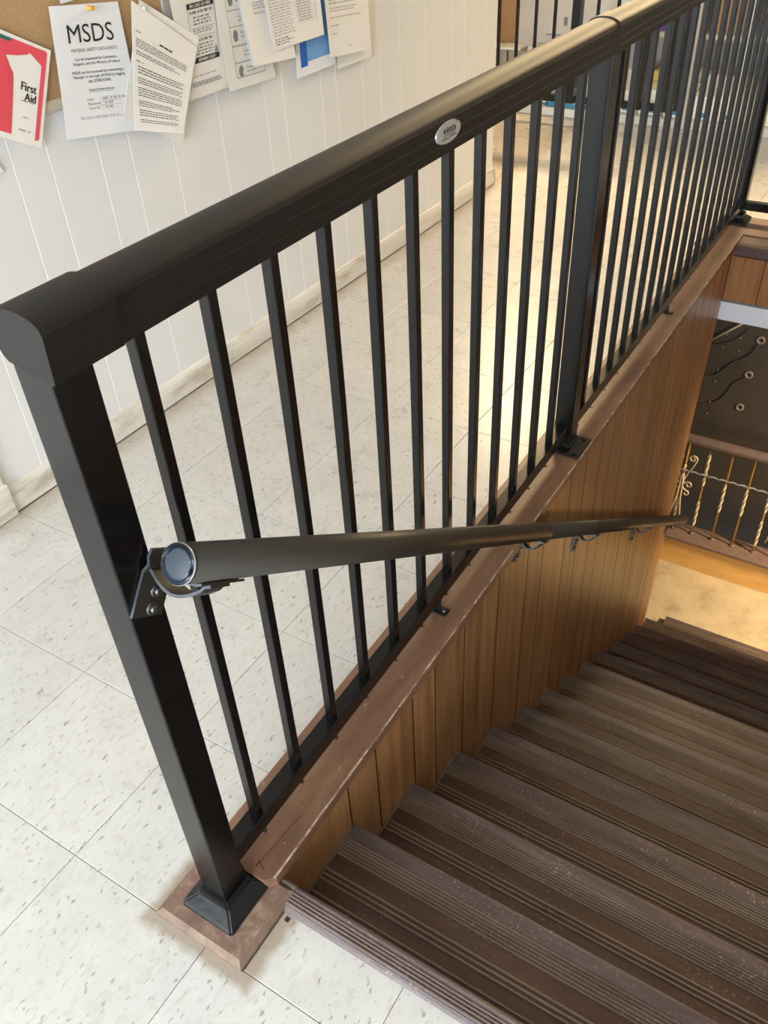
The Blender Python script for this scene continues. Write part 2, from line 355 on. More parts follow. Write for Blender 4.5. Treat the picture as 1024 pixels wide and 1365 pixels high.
# ceiling, outer walls
bm = BM(); box(bm, FX0, FX1, FY0, FY1, 3.0, 3.1); struct('ceiling', bm, m_ceil)
bm = BM(); box(bm, FX0 - 0.1, FX0, FY0, FY1, 0, 3.0); struct('wall_outer', bm, m_wall)
bm = BM(); box(bm, FX1, FX1 + 0.1, FY0, FY1, 0, 3.0); struct('wall_right', bm, m_wall)
bm = BM(); box(bm, FX0, FX1, FY1, FY1 + 0.1, 0, 3.0); struct('wall_back', bm, m_wall)
bm = BM()
box(bm, FX0, -3.4, FY0 - 0.1, FY0, 0, 3.0); box(bm, 3.0, FX1, FY0 - 0.1, FY0, 0, 3.0); box(bm, -3.4, 3.0, FY0 - 0.1, FY0, 0, 0.75); box(bm, -3.4, 3.0, FY0 - 0.1, FY0, 2.75, 3.0)
struct('wall_front', bm, m_wall)
bm = BM()
for i in range(5): box(bm, -3.4 + i * 1.59, -3.36 + i * 1.59, FY0 - 0.09, FY0 - 0.03, 0.75, 2.75)
box(bm, -3.4, 3.0, FY0 - 0.09, FY0 - 0.03, 0.75, 0.79); box(bm, -3.4, 3.0, FY0 - 0.09, FY0 - 0.03, 2.71, 2.75)
struct('window_1', bm, m_alu)
for k, (lx, ly) in enumerate(LAMPS):
    e = empty('ceiling_light', (lx, ly, 3.0)); tag(e, 'fluorescent ceiling light with pale diffuser, ' + ('over the shelves on the wall side', 'over the shelves on the stair side', 'deep in the shop on the wall side', 'deep in the shop on the stair side')[k], 'light', 'shop ceiling lights')
    bm = BM(); box(bm, lx - 0.62, lx + 0.62, ly - 0.17, ly + 0.17, 2.985, 3.0, 0, 0.004); mesh_obj('lamp_housing', bm, m_gondw, e)
    bm = BM(); box(bm, lx - 0.59, lx + 0.59, ly - 0.14, ly + 0.14, 2.972, 2.985, 0, 0.004); mesh_obj('lamp_diffuser', bm, m_lamp, e)

# white grooved wall on the left
GRV = [0.52, 0.648, 0.843, 0.946, 1.099, 1.205, 1.362, 1.567, 1.783, 1.877, 2.083, 2.172, 2.338, 2.457, 2.60, 2.79, 3.015, 3.128, 3.333, 3.436]
bm = BM(); box(bm, WX - 0.11, WX - 0.0006, 0.46, 3.43, 0, 2.99, 0); box(bm, WX - 0.11, WX - 0.006, FY0, -0.46, 0, 2.99, 0); box(bm, WX - 0.11, WX - 0.006, -0.46, 0.46, 2.1, 2.99)
wl = struct('wall_left', bm, m_groove_lit)
for a, b2 in zip(GRV, GRV[1:]):
    bm = BM(); y0, y1 = a + 0.0019, b2 - 0.0019; g = 0.0003
    pts = [(WX - 0.0008, y0), (WX - g, y0), (WX, y0 + g), (WX, y1 - g), (WX - g, y1), (WX - 0.0008, y1)]
    A = [bm.verts.new((p[0], p[1], 0.0)) for p in pts]; B = [bm.verts.new((p[0], p[1], 2.95)) for p in pts]
    for i in range(5): bm.faces.new((A[i], A[i + 1], B[i + 1], B[i]))
    bmesh.ops.recalc_face_normals(bm, faces=bm.faces)
    for f in bm.faces:
        if f.normal.x < 0 and abs(f.normal.y) < 0.9: bmesh.ops.reverse_faces(bm, faces=[f])
    mesh_obj('wall_plank', bm, m_white, wl)
# baseboard with rounded top
def baseprofile(x0, h, t): return [(x0, 0.004), (x0 + t, 0.004), (x0 + t, h * 0.62), (x0 + t * 0.86, h * 0.82), (x0 + t * 0.5, h * 0.97), (x0, h)]
bm = BM(); extrude_profile(bm, baseprofile(WX, 0.078, 0.014), 'y', 0.522, 3.436); struct('baseboard_left', bm, m_basebd)
bm = BM(); extrude_profile(bm, baseprofile(3.43, 0.078, 0.014), 'x', WX - 0.11, WX + 0.014); struct('baseboard_return', bm, m_basebd)
# door casing and the door beyond it
bm = BM()
box(bm, WX - 0.004, WX + 0.016, 0.445, 0.520, 0.0, 2.14, 0, 0.003); box(bm, WX - 0.004, WX + 0.016, -0.520, -0.445, 0.0, 2.14, 0, 0.003); box(bm, WX - 0.004, WX + 0.016, -0.52, 0.52, 2.1, 2.18, 0, 0.003)
box(bm, WX - 0.004, WX + 0.024, 0.440, 0.526, 0.0, 0.10, 0, 0.004)
struct('trim_1', bm, m_basebd)
bm = BM(); box(bm, WX - 0.06, WX - 0.02, -0.455, 0.445, 0.006, 2.10, 0, 0.002)
for z0, z1 in ((0.25, 0.95), (1.1, 1.95)):
    for ya, yb in ((-0.36, -0.05), (0.05, 0.36)): box(bm, WX - 0.021, WX - 0.014, ya, yb, z0, z1, 0, 0.005)
d1 = struct('door_1', bm, m_white)
bm = BM(); tube(bm, [(WX - 0.02, 0.38, 1.0), (WX + 0.03, 0.38, 1.0), (WX + 0.05, 0.38, 1.0)], 0.02, 12, 0, True, [0.012, 0.024, 0.02]); mesh_obj('door_knob', bm, m_screw, d1)

# stairwell walls
YTOP = 3.07
def yend(z): return YTOP if z > -0.22 else YTOP - 0.112 * (-0.22 - z)
RUN, RISE, YS, ZS = 0.21876, 0.151, 0.0708, 0.010
PX = 0.054
PG = [0.045, 0.278, 0.375, 0.519, 0.614, 0.752, 0.931, 1.105, 1.213, 1.385, 1.500, 1.631, 1.727, 1.861, 2.040, 2.166, 2.215, 2.323, 2.46, 2.591, 2.707, 2.749, 2.835, 2.95, 3.07]
bm = BM()
P = []
for z in (-2.6, -0.19): P += [(-0.02, 0.05, z), (PX - 0.006, 0.05, z), (PX - 0.006, yend(z) - 0.002, z), (-0.02, yend(z) - 0.002, z)]
hexa(bm, P); box(bm, -0.02, PX - 0.006, 0.05, YTOP - 0.002, -0.19, 0.014)
wst = struct('wall_stairwell_left', bm, m_seam)
for i, (a, b2) in enumerate(zip(PG, PG[1:])):
    last = i >= len(PG) - 4
    bm = BM(); g = 0.0017; zb = -2.6; k0, k1 = (a - 2.5) / (YTOP - 2.5), (b2 - 2.5) / (YTOP - 2.5)
    def yy(y, z, k): return y + (yend(z) - YTOP) * max(0, k)
    rows = []
    for z in (zb, -0.22, 0.016):
        ya, yb = yy(a, z, k0) + g, yy(b2, z, k1) - g
        rows.append([bm.verts.new(p) for p in ((PX - 0.006, ya, z), (PX - 0.0007, ya, z), (PX, ya + 0.0004, z), (PX, yb - 0.0004, z), (PX - 0.0007, yb, z), (PX - 0.006, yb, z))])
    for r0, r1 in zip(rows, rows[1:]):
        for k in range(5): bm.faces.new((r0[k], r0[k + 1], r1[k + 1], r1[k])).material_index = 0 if k == 2 else 1
    bm.faces.new(rows[0][::-1]); bm.faces.new(rows[-1])
    mesh_obj('plank', bm, [m_panel, m_seam], wst)
# unseen right hand wall of the stairwell: same boards below, added beige wall above
bm = BM(); box(bm, XR + 0.006, XR + 0.10, -0.3, 3.12, -2.6, 0.0, 0); box(bm, XR + 0.006, XR + 0.10, 3.12, 3.6, -0.29, 0.0, 0); box(bm, XR, XR + 0.10, -0.3, 3.6, 0.0, 3.0, 1); wsr = struct('wall_stairwell_right_unseen', bm, [m_seam, m_wall2])  # upper wall added for dark reflections; lower end extended to shade the bottom steps
y = -0.3
while y < 3.09:
    w = random.choice((0.1, 0.13, 0.17, 0.14)); y1 = min(y + w, 3.12)
    bm = BM(); box(bm, XR, XR + 0.006, y + 0.001, y1 - 0.001, -2.6, 0.0, 0, 0.001); mesh_obj('plank', bm, m_panel, wsr); y = y1
# far wall of the opening: boards over a white beam
bm = BM(); box(bm, -0.1, XR + 0.02, YTOP + 0.008, YTOP + 0.06, -0.205, 0.012, 0); wsf = struct('wall_stairwell_far', bm, m_seam)
xs = [0.054, 0.187, 0.30, 0.46, 0.57, 0.72, 0.86, 0.97, 1.12, 1.24, XR]
for a, b2 in zip(xs, xs[1:]):
    bm = BM(); box(bm, a + 0.0012, b2 - 0.0012, YTOP + 0.002, YTOP + 0.008, -0.204, 0.012, 0, 0.001); mesh_obj('plank', bm, m_panel_far, wsf)
bm = BM(); box(bm, -1.2, XR + 0.1, YTOP - 0.002, YTOP + 0.20, -0.292, -0.212, 0, 0.003); struct('beam', bm, m_beam)
bm = BM(); box(bm, -1.2, XR + 1.5, YTOP + 0.2, 5.0, -0.30, -0.19); struct('ceiling_lower', bm, m_beam)

# brown base board under the guard rail and the plinth under the first post (one trim), then the raised cap board
bm = BM()
def bevslab(bm, x0, x1, y0, y1, z0, z1, e, mi_top=0, mi_edge=1):
    lo = [bm.verts.new(p) for p in ((x0,y0,z0),(x1,y0,z0),(x1,y1,z0),(x0,y1,z0))]
    md = [bm.verts.new(p) for p in ((x0,y0,z0+(z1-z0)*0.4),(x1,y0,z0+(z1-z0)*0.4),(x1,y1,z0+(z1-z0)*0.4),(x0,y1,z0+(z1-z0)*0.4))]
    hi = [bm.verts.new(p) for p in ((x0+e,y0+e,z1),(x1-e,y0+e,z1),(x1-e,y1-e,z1),(x0+e,y1-e,z1))]
    for k in range(4):
        f = bm.faces.new((lo[k], lo[(k+1)%4], md[(k+1)%4], md[k])); f.material_index = mi_edge
        f = bm.faces.new((md[k], md[(k+1)%4], hi[(k+1)%4], hi[k])); f.material_index = mi_edge
    f = bm.faces.new(hi); f.material_index = mi_top
bevslab(bm, -0.087, 0.094, -0.083, 0.064, 0.0, 0.0145, 0.009)
struct('trim_3', bm, [m_plinth, m_plinth_edge])
bm = BM(); bevslab(bm, -0.087, 0.052, 0.050, 3.36, -0.0035, 0.0135, 0.004); struct('trim_4', bm, [m_board, m_board])
# cap board: chamfered near end, chipped right edge, notches from an older railing along its left edge
bm = BM()
zt, zb = 0.040, 0.0135; xr = 0.064; xl = -0.006
out = [(xl, 0.046), (0.012, 0.037), (0.052, 0.040), (xr, 0.055)]
left = []
nys = [0.112 + 0.1105 * k for k in range(28)]
for k, ny in enumerate(nys):
    if ny > 3.0: break
    w = 0.004 + 0.002 * random.random(); dp = 0.005 + 0.003 * random.random()
    left += [(xl, ny - w), (xl + dp, ny - w * 0.7), (xl + dp, ny + w), (xl, ny + w * 1.2)]
pts = out + [(xr, 3.17)] + [(xl, 3.17)] + left[::-1]
A = [bm.verts.new((p[0], p[1], zb)) for p in pts]; B = [bm.verts.new((p[0], p[1], zt)) for p in pts]
f = bm.faces.new(B); n = len(pts)
for k in range(n): bm.faces.new((A[k], A[(k + 1) % n], B[(k + 1) % n], B[k]))
bmesh.ops.recalc_face_normals(bm, faces=bm.faces)
bmesh.ops.triangulate(bm, faces=[f])
struct('trim_5', bm, [m_board])
# chipped pale arris along the right edge of the cap board (irregular worn facets), and its crack
bm = BM(); prev = None; y = 0.05
while y < 3.16:
    e = 0.0016 + 0.0030 * max(0, noise.noise(Vector((y * 14, 1.3, 0)))) + (0.0012 if y < 1 else 0)
    e2 = 0.0016 + 0.0028 * abs(noise.noise(Vector((y * 31, 7.3, 0))))
    row = [bm.verts.new((xr - e, y, zt + 0.0004)), bm.verts.new((xr + 0.0002, y, zt + 0.0002)), bm.verts.new((xr + 0.0006, y, zt - e2))]
    if prev:
        bm.faces.new((prev[0], prev[1], row[1], row[0])); bm.faces.new((prev[1], prev[2], row[2], row[1]))
    prev = row; y += 0.008
bmesh.ops.recalc_face_normals(bm, faces=bm.faces); struct('trim_6', bm, m_chip)
bm = BM()
for a, b2 in (((0.0235, 0.052), (0.0285, 0.11)), ((0.0285, 0.11), (0.033, 0.165)), ((0.022, 0.062), (0.041, 0.053)), ((0.0215, 0.064), (0.0235, 0.050))):
    d = Vector((b2[0] - a[0], b2[1] - a[1])).normalized(); nrm = Vector((-d.y, d.x)) * 0.0006
    q = [bm.verts.new((p[0] + s * nrm.x, p[1] + s * nrm.y, zt + 0.0003)) for p, s in ((a, 1), (a, -1), (b2, -1), (b2, 1))]
    bm.faces.new(q)
bmesh.ops.recalc_face_normals(bm, faces=bm.faces); struct('trim_7', bm, m_seam)
# far cap board and the rubber nosing in front of it
bm = BM(); box(bm, -0.02, XR + 0.2, 3.17, 3.37, 0.006, 0.040, 0, 0.002); struct('trim_8', bm, m_board)
bm = BM()
extrude_profile(bm, [(3.172, 0.012), (3.172, 0.033), (3.10, 0.033), (3.092, 0.036), (3.084, 0.033), (3.076, 0.036), (3.066, 0.031), (3.056, 0.018), (3.054, -0.004), (3.058, -0.010), (3.074, -0.010), (3.076, 0.012)], 'x', 0.066, XR)
struct('trim_9', bm, m_darknose)

# ------------------------------------------------------------------ staircase
stairs = empty('staircase', (0.7, 0.0, 0.0)); tag(stairs, 'brown rubber-covered staircase with ribbed treads going down beside wood panelling', 'stairs')
X0, X1 = 0.0565, XR - 0.003
def tread_profile(y0, y1, z, back):
    """from nose (far edge, y1) back to y0"""
    pts = [(y1 - 0.012, z - 0.030, 0), (y1 - 0.002, z - 0.024, 0), (y1, z - 0.010, 0), (y1 - 0.003, z - 0.003, 0), (y1 - 0.009, z, 0), (y1 - 0.034, z, 1)]
    def ridge(c, w, h=0.0017, m=1):
        return [(c + w * 0.55, z - 0.0006, 2), (c + w * 0.3, z + h * 0.8, 2), (c - w * 0.3, z + h * 0.8, 2), (c - w * 0.55, z - 0.0006, m)]
    for k in range(6): pts += ridge(y1 - 0.038 - k * 0.0068, 0.0040, 0.0017, 4 if k < 5 else 1)
    for k in range(3): pts += ridge(y1 - 0.109 - k * 0.0100, 0.0050, 0.0024)
    for k in range(2): pts += ridge(y1 - 0.158 - k * 0.0095, 0.0050, 0.0024)
    for k in range(2): pts += ridge(y1 - 0.188 - k * 0.0095, 0.0050, 0.0024)
    pts += [(y0, z - 0.0006, 3), (y0, z - 0.030, 3)]
    return pts
tmesh = None
for k in range(1, 15):
    y1 = YS + k * RUN; z = ZS - k * RISE; y0 = y1 - RUN - 0.004
    xa = X0 if k < 14 else 0.121
    if tmesh and k < 14:
        o = bpy.data.objects.new('tread', tmesh); COL.objects.link(o); o.parent = stairs; o.matrix_parent_inverse = stairs.matrix_world.inverted(); o.location = (0, y1, z)
    else:
        bm = BM(); pts = tread_profile(-RUN - 0.004, 0.0, 0.0, True)
        extrude_profile(bm, [(p[0], p[1]) for p in pts], 'x', xa, X1, mi=[p[2] for p in pts])
        o = mesh_obj('tread', bm, [m_nose, m_flat, m_ridge_lit, m_riser, m_band], stairs); o.location = (0, y1, z)
        if k < 14: tmesh = o.data
    bm = BM(); box(bm, xa, X1, y1 - 0.020, y1 - 0.012, z - RISE - 0.0006, z - 0.029); mesh_obj('riser', bm, m_riser, stairs)
    if k < 14:
        bm = BM(); x0 = PX + 0.0004
        pr = [(y1 - RUN + 0.0, z - 0.004), (y1 - RUN, z + 0.0035), (y1 - 0.012, z + 0.0028), (y1 + 0.001, z - 0.004), (y1 + 0.002, z - 0.030), (y1 - 0.01, z - 0.034)]
        extrude_profile(bm, pr, 'x', x0, x0 + 0.0042); mesh_obj('sealant_strip', bm, m_caulk, stairs)
# top nosing at floor level
bm = BM()
def ridge0(c): return [(c - 0.0026, 0.0072), (c - 0.0012, 0.0098), (c + 0.0012, 0.0098), (c + 0.0026, 0.0072)]
pr = [(0.0275, 0.0003), (0.031, 0.0042), (0.0355, 0.0072)]; mi = [0, 0, 0]
for c in (0.0395, 0.0455, 0.0515, 0.0570):
    pr += ridge0(c); mi += [0, 2, 0, 0]
pr += [(0.0655, 0.0095), (YS - 0.001, 0.0075), (YS + 0.0015, 0.0), (YS, -0.022), (YS - 0.010, -0.026), (YS - 0.014, -0.004), (0.0275, -0.002)]; mi += [0] * 7
extrude_profile(bm, pr, 'x', 0.092, X1, mi=mi)
mesh_obj('top_nosing', bm, [m_nose, m_flat, m_ridge_lit], stairs)
bm = BM(); extrude_profile(bm, [(0.062, -0.02), (0.062, 0.0135), (0.0665, 0.0135), (YS, 0.010), (YS + 0.0015, 0.0), (YS, -0.022)], 'x', 0.0655, 0.0925)
mesh_obj('nosing_end', bm, m_caulk, stairs)
bm = BM(); box(bm, X0, X1, YS - 0.022, YS - 0.014, ZS - RISE - 0.0006, -0.004); mesh_obj('riser', bm, m_riser, stairs)

# ------------------------------------------------------------------ lower landing
ZL = ZS - 15 * RISE
bm = BM(); box(bm, -1.0, XR + 1.5, 2.86, 3.775, ZL - 0.1, ZL); struct('floor_landing', bm, m_conc)
bm = BM(); box(bm, PX, XR, 3.05, 3.125, ZL, ZS - 14 * RISE - 0.03); struct('trim_10', bm, m_conc)
bm = BM(); box(bm, -1.0, XR + 1.5, 3.735, 3.86, ZL - 0.3, -2.055, 0); struct('wall_landing_curb', bm, m_orange)
bm = BM(); box(bm, -1.0, XR + 1.5, 3.715, 3.875, -2.055, -2.030, 0, 0.004); struct('trim_11', bm, m_lowboard)
bm = BM(); prev = None; x = -0.95   # torn glue line where the curb meets the concrete
while x < 1.5:
    h = 0.004 + 0.007 * abs(noise.noise(Vector((x * 9, 0, 3)))); d = 0.004 + 0.010 * abs(noise.noise(Vector((x * 17, 5, 0))))
    row = [bm.verts.new((x, 3.7345, ZL + h)), bm.verts.new((x, 3.7335 - d, ZL + 0.0005))]
    if prev: bm.faces.new((prev[0], row[0], row[1], prev[1]))
    prev = row; x += 0.02
bmesh.ops.recalc_face_normals(bm, faces=bm.faces); struct('trim_12', bm, m_conc)
bm = BM(); box(bm, -1.1, -1.0, 2.4, 4.4, -3.6, -0.3); struct('wall_lower_left', bm, m_dark)
bm = BM(); box(bm, XR + 1.5, XR + 1.6, 2.4, 4.4, -3.6, -0.3); struct('wall_lower_right', bm, m_dark)
bm = BM(); box(bm, -1.1, -0.02, 2.55, 2.62, -2.6, -0.3); struct('wall_lower_near', bm, m_dark)
bm = BM(); box(bm, -1.1, XR + 1.6, 4.3, 4.4, -3.7, -0.29); wd = struct('wall_lower_far', bm, m_dark)
bm = BM(); box(bm, -1.1, XR + 1.6, 3.86, 4.3, -3.7, -3.6); struct('floor_basement', bm, m_conc)
for i, (x, z) in enumerate(((0.103, -0.954), (0.087, -1.179), (0.083, -1.400))):
    bm = BM(); seg = 24
    tor = [[], []]
    ring = [(0.0245, 0.0), (0.0245, -0.004), (0.021, -0.0075), (0.015, -0.0075), (0.0115, -0.003), (0.0115, 0.0)]
    vs = [[bm.verts.new((x + r * math.cos(2 * math.pi * k / seg), 4.2985 + d, z + r * math.sin(2 * math.pi * k / seg))) for (r, d) in ring] for k in range(seg)]
    for k in range(seg):
        for q in range(5): bm.faces.new((vs[k][q], vs[(k + 1) % seg][q], vs[(k + 1) % seg][q + 1], vs[k][q + 1])).smooth = True
    bmesh.ops.recalc_face_normals(bm, faces=bm.faces)
    mesh_obj('washer', bm, m_washer, wd)
for (x, z) in ((-0.005, -0.964), (-0.086, -1.042), (0.002, -1.043), (-0.087, -1.189), (-0.087, -1.269), (-0.09, -1.413), (-0.093, -1.494), (-0.084, -0.962)):
    bm = BM(); tube(bm, [(x, 4.299, z), (x, 4.294, z), (x, 4.2925, z)], 0.005, 8, 0, True, [0.005, 0.0055, 0.003]); mesh_obj('nail_head', bm, m_washer, wd)
def cable(pts, r, mat, label):
    bm = BM(); P = [Vector(p) for p in pts]; out = []
    for i in range(len(P) - 1):
        p0, p1, p2, p3 = P[max(i - 1, 0)], P[i], P[i + 1], P[min(i + 2, len(P) - 1)]
        for s in range(6):
            t = s / 6; out.append(0.5 * ((2 * p1) + (-p0 + p2) * t + (2 * p0 - 5 * p1 + 4 * p2 - p3) * t * t + (-p0 + 3 * p1 - 3 * p2 + p3) * t ** 3))
    out.append(P[-1]); tube(bm, out, r, 6); o = mesh_obj('cable', bm, mat); return tag(o, label, 'cable')
m_cable = plain('dusty_cable', (0.058, 0.045, 0.034), 0.7)
Y4 = 4.293
cable([(0.095, Y4, -0.985), (0.06, Y4, -1.06), (-0.02, Y4, -1.13), (-0.09, Y4, -1.22), (-0.17, Y4, -1.25), (-0.26, Y4, -1.24)], 0.0045, m_cable, 'dark dusty cable curving down from the topmost washer on the dark lower wall')
cable([(0.075, Y4, -1.20), (0.02, Y4, -1.25), (-0.01, Y4, -1.33), (-0.06, Y4, -1.40), (-0.13, Y4, -1.43), (-0.2, Y4, -1.40)], 0.004, m_cable, 'dark dusty cable curving down from the middle washer on the dark lower wall')
cable([(0.03, Y4, -0.90), (-0.03, Y4, -0.98), (-0.12, Y4, -1.03), (-0.20, Y4, -1.05)], 0.0035, m_cable, 'thin dark cable just under the short white tube on the lower wall')
bm = BM(); tube(bm, [(-0.158, 4.288, -1.009), (-0.02, 4.288, -0.88), (0.10, 4.288, -0.77)], 0.0062, 10); tag(mesh_obj('plastic_tube', bm, m_ivory), 'short off-white plastic tube fixed slantwise below the white beam', 'tube')
e = empty('landing_lamp', (2.15, 3.27, -0.3)); tag(e, 'flat warm ceiling lamp above the lower landing, hidden by the white beam', 'light')
bm = BM(); tube(bm, [(2.15, 3.27, -0.301), (2.15, 3.27, -0.33)], 0.17, 24); mesh_obj('lamp_housing', bm, m_gondw, e)
bm = BM(); tube(bm, [(2.15, 3.27, -0.33), (2.15, 3.27, -0.345), (2.15, 3.27, -0.35)], 0.15, 24, 0, True, [0.16, 0.15, 0.10]); mesh_obj('lamp_diffuser', bm, m_lamp, e)

# wrought iron railing on the landing curb
iron = empty('iron_railing', (0.3, 3.80, -2.03)); tag(iron, 'gold and ivory wrought iron railing with twisted balusters and scrolls on the landing curb', 'railing')
YI = 3.80
bm = BM(); box(bm, -0.6, XR + 1.4, YI - 0.008, YI + 0.008, -1.405, -1.390, 0, 0.002); mesh_obj('top_bar', bm, m_gold, iron)
bm = BM(); extrude_profile(bm, [(YI - 0.024, -1.390), (YI + 0.024, -1.390), (YI + 0.027, -1.372), (YI + 0.018, -1.352), (YI, -1.346), (YI - 0.018, -1.352), (YI - 0.027, -1.372)], 'x', -0.6, XR + 1.4); mesh_obj('cap_rail', bm, m_lowboard, iron)
def twisted(x, zones):
    """square bar, twisted and wider in the pale zones"""
    bm = BM(); z = -2.030; prev = None; ang = 0; rings = []
    zz = [-2.030 + i * (0.625 / 60) for i in range(61)]
    for zc in zz:
        inz = any(a <= zc <= b for a, b in zones); r = 0.0092 if inz else 0.0068
        if inz: ang += R(17)
        rings.append(([bm.verts.new((x + r * math.cos(ang + k * math.pi / 2 + math.pi / 4), YI + r * math.sin(ang + k * math.pi / 2 + math.pi / 4), zc)) for k in range(4)], inz))
    for (a, ia), (b2, ib) in zip(rings, rings[1:]):
        for k in range(4):
            f = bm.faces.new((a[k], a[(k + 1) % 4], b2[(k + 1) % 4], b2[k])); f.material_index = 1 if (ia or ib) else 0
    bm.faces.new(rings[0][0][::-1]); bm.faces.new(rings[-1][0])
    o = mesh_obj('baluster', bm, [m_gold, m_ivory], iron)
    bm = BM(); tube(bm, [(x, YI, -2.030), (x, YI, -2.024), (x, YI, -2.020)], 0.016, 8, 0, True, [0.017, 0.015, 0.011]); mesh_obj('foot', bm, m_lowboard, o)
for i in range(-4, 24):
    x = -0.067 + 0.1195 * i
    if i in (0, 7): z = [(-1.56, -1.66), (-1.80, -1.99)]
    elif i % 3 == 1: z = [(-1.66, -1.45), (-1.96, -1.78)]
    else: z = [(-1.82, -1.62)] if i % 2 == 0 else [(-1.80, -1.60)]
    if i == 4: z = [(-1.72, -1.52), (-1.97, -1.80)]
    twisted(x, [(min(a), max(a)) for a in z])
bm = BM(); pts = [(-0.55 + i * 0.012, YI - 0.012 + 0.003 * math.sin(i * 1.4), -1.585 + 0.003 * math.cos(i * 1.4)) for i in range(270)]
tube(bm, pts, 0.0052, 6); mesh_obj('twisted_rod', bm, m_silver, iron)
def scroll(cx):
    bm = BM()
    def spiral(x0, z0, r0, a0, turns, sgn, tail):
        pts = [Vector(t) for t in tail]
        for i in range(28):
            t = i / 27; a = a0 + sgn * turns * 2 * math.pi * t; r = r0 * (1 - 0.72 * t)
            pts.append(Vector((x0 + r * math.cos(a), YI, z0 + r * math.sin(a))))
        tube(bm, pts, 0.0048, 6)
    for s in (1, -1):
        spiral(cx + s * 0.036, -1.505, 0.024, 0 if s > 0 else math.pi, 1.25, s, [(cx - s * 0.004, YI, -1.72), (cx + s * 0.018, YI, -1.63), (cx + s * 0.050, YI, -1.545)])
        spiral(cx + s * 0.040, -1.690, 0.023, math.pi * (1 if s > 0 else 0), 1.1, -s, [(cx, YI, -1.60), (cx + s * 0.004, YI, -1.65)])
        spiral(cx + s * 0.034, -1.752, 0.020, math.pi / 2, 0.8, -s, [(cx + s * 0.010, YI, -1.71), (cx + s * 0.02, YI, -1.725)])
        tube(bm, [(cx + s * 0.004, YI, -1.62), (cx + s * 0.012, YI - 0.006, -1.80), (cx + s * 0.030, YI - 0.006, -1.93)], 0.005, 6)
    mesh_obj('scroll', bm, m_ivory, iron)
scroll(-0.067); scroll(-0.067 + 0.1195 * 5 - 0.04)

# ------------------------------------------------------------------ black aluminium guard rail along the stairs
guard = empty('guard_railing', (0, 1.66, 0.014)); tag(guard, 'long black aluminium guard railing with square pickets and an oval badge beside the stairs', 'railing')
Y2, Y3 = 1.450, 3.325; HW = 0.0245
def post(x, y, z0, z1, parent, h=HW):
    bm = BM(); box(bm, x - h, x + h, y - h, y + h, z0, z1, 0, 0.0022, 2); return mesh_obj('post', bm, m_black, parent)
def flange_taper(x, y, z0, parent, s=0.053, skew=0):
    bm = BM()
    R4 = [(s, z0), (s, z0 + 0.007), (s - 0.004, z0 + 0.011), (0.035, z0 + 0.021), (0.0315, z0 + 0.024), (0.0300, z0 + 0.034), (0.0252, z0 + 0.0345)]
    rings = [[bm.verts.new((x + a * r, y + b2 * r, z)) for a, b2 in ((-1, -1), (1, -1), (1, 1), (-1, 1))] for r, z in R4]
    for a, b2 in zip(rings, rings[1:]):
        for k in range(4): bm.faces.new((a[k], a[(k + 1) % 4], b2[(k + 1) % 4], b2[k]))
    bmesh.ops.bevel(bm, geom=[e for e in bm.edges if abs(e.verts[0].co.z - e.verts[1].co.z) > 1e-4], offset=0.003, segments=2, affect='EDGES')
    return mesh_obj('base_flange', bm, m_flange, parent)
p1 = post(0, 0, 0.015, 1.020, guard); flange_taper(0, 0, 0.0146, p1)
p2 = post(0, Y2, 0.046, 1.010, guard)
bm = BM(); box(bm, -0.03, 0.061, Y2 - 0.055, Y2 + 0.045, 0.0405, 0.0465, 0, 0.0015); box(bm, -0.0275, 0.0275, Y2 - 0.0275, Y2 + 0.0275, 0.0465, 0.060, 0, 0.002)
mesh_obj('base_plate', bm, m_flange, p2)
for sy in (-0.042, 0.034):
    bm = BM(); tube(bm, [(0.045, Y2 + sy, 0.0465), (0.045, Y2 + sy, 0.052)], 0.006, 6); mesh_obj('anchor_bolt', bm, m_flange, p2)
p3 = post(0, Y3, 0.040, 1.010, guard); flange_taper(0, Y3 - 0.02, 0.0402, p3)
# picket mesh shared
PW = 0.0080
def picket_mesh(z0, z1):
    bm = BM(); box(bm, -PW, PW, -PW, PW, z0, z1, 0, 0.0012, 1); me = bpy.data.meshes.new('picket'); bm.to_mesh(me); bm.free(); me.materials.append(m_black); return me
pk = picket_mesh(0.112, 1.011)
def picket(x, y, parent, me=None):
    o = bpy.data.objects.new('picket', me or pk); COL.objects.link(o); o.parent = parent; o.matrix_parent_inverse = parent.matrix_world.inverted(); o.location = (x, y, 0)
YP1 = [0.0995 + 0.1115 * k for k in range(12)]
YP2 = [Y2 + 0.1050 + 0.1108 * k for k in range(16)]
for y in YP1 + YP2: picket(0, y, guard)
# bottom rail: open top channel look
def brail(y0, y1, parent):
    bm = BM(); h = 0.0155
    pr = [(-h, 0.085), (h, 0.085), (h, 0.1165), (h - 0.0018, 0.1185), (-h + 0.0018, 0.1185), (-h, 0.1165)]
    extrude_profile(bm, pr, 'y', y0, y1); return mesh_obj('bottom_rail', bm, m_black, parent)
brail(HW, Y2 - HW, guard); brail(Y2 + HW, Y3 - HW, guard)
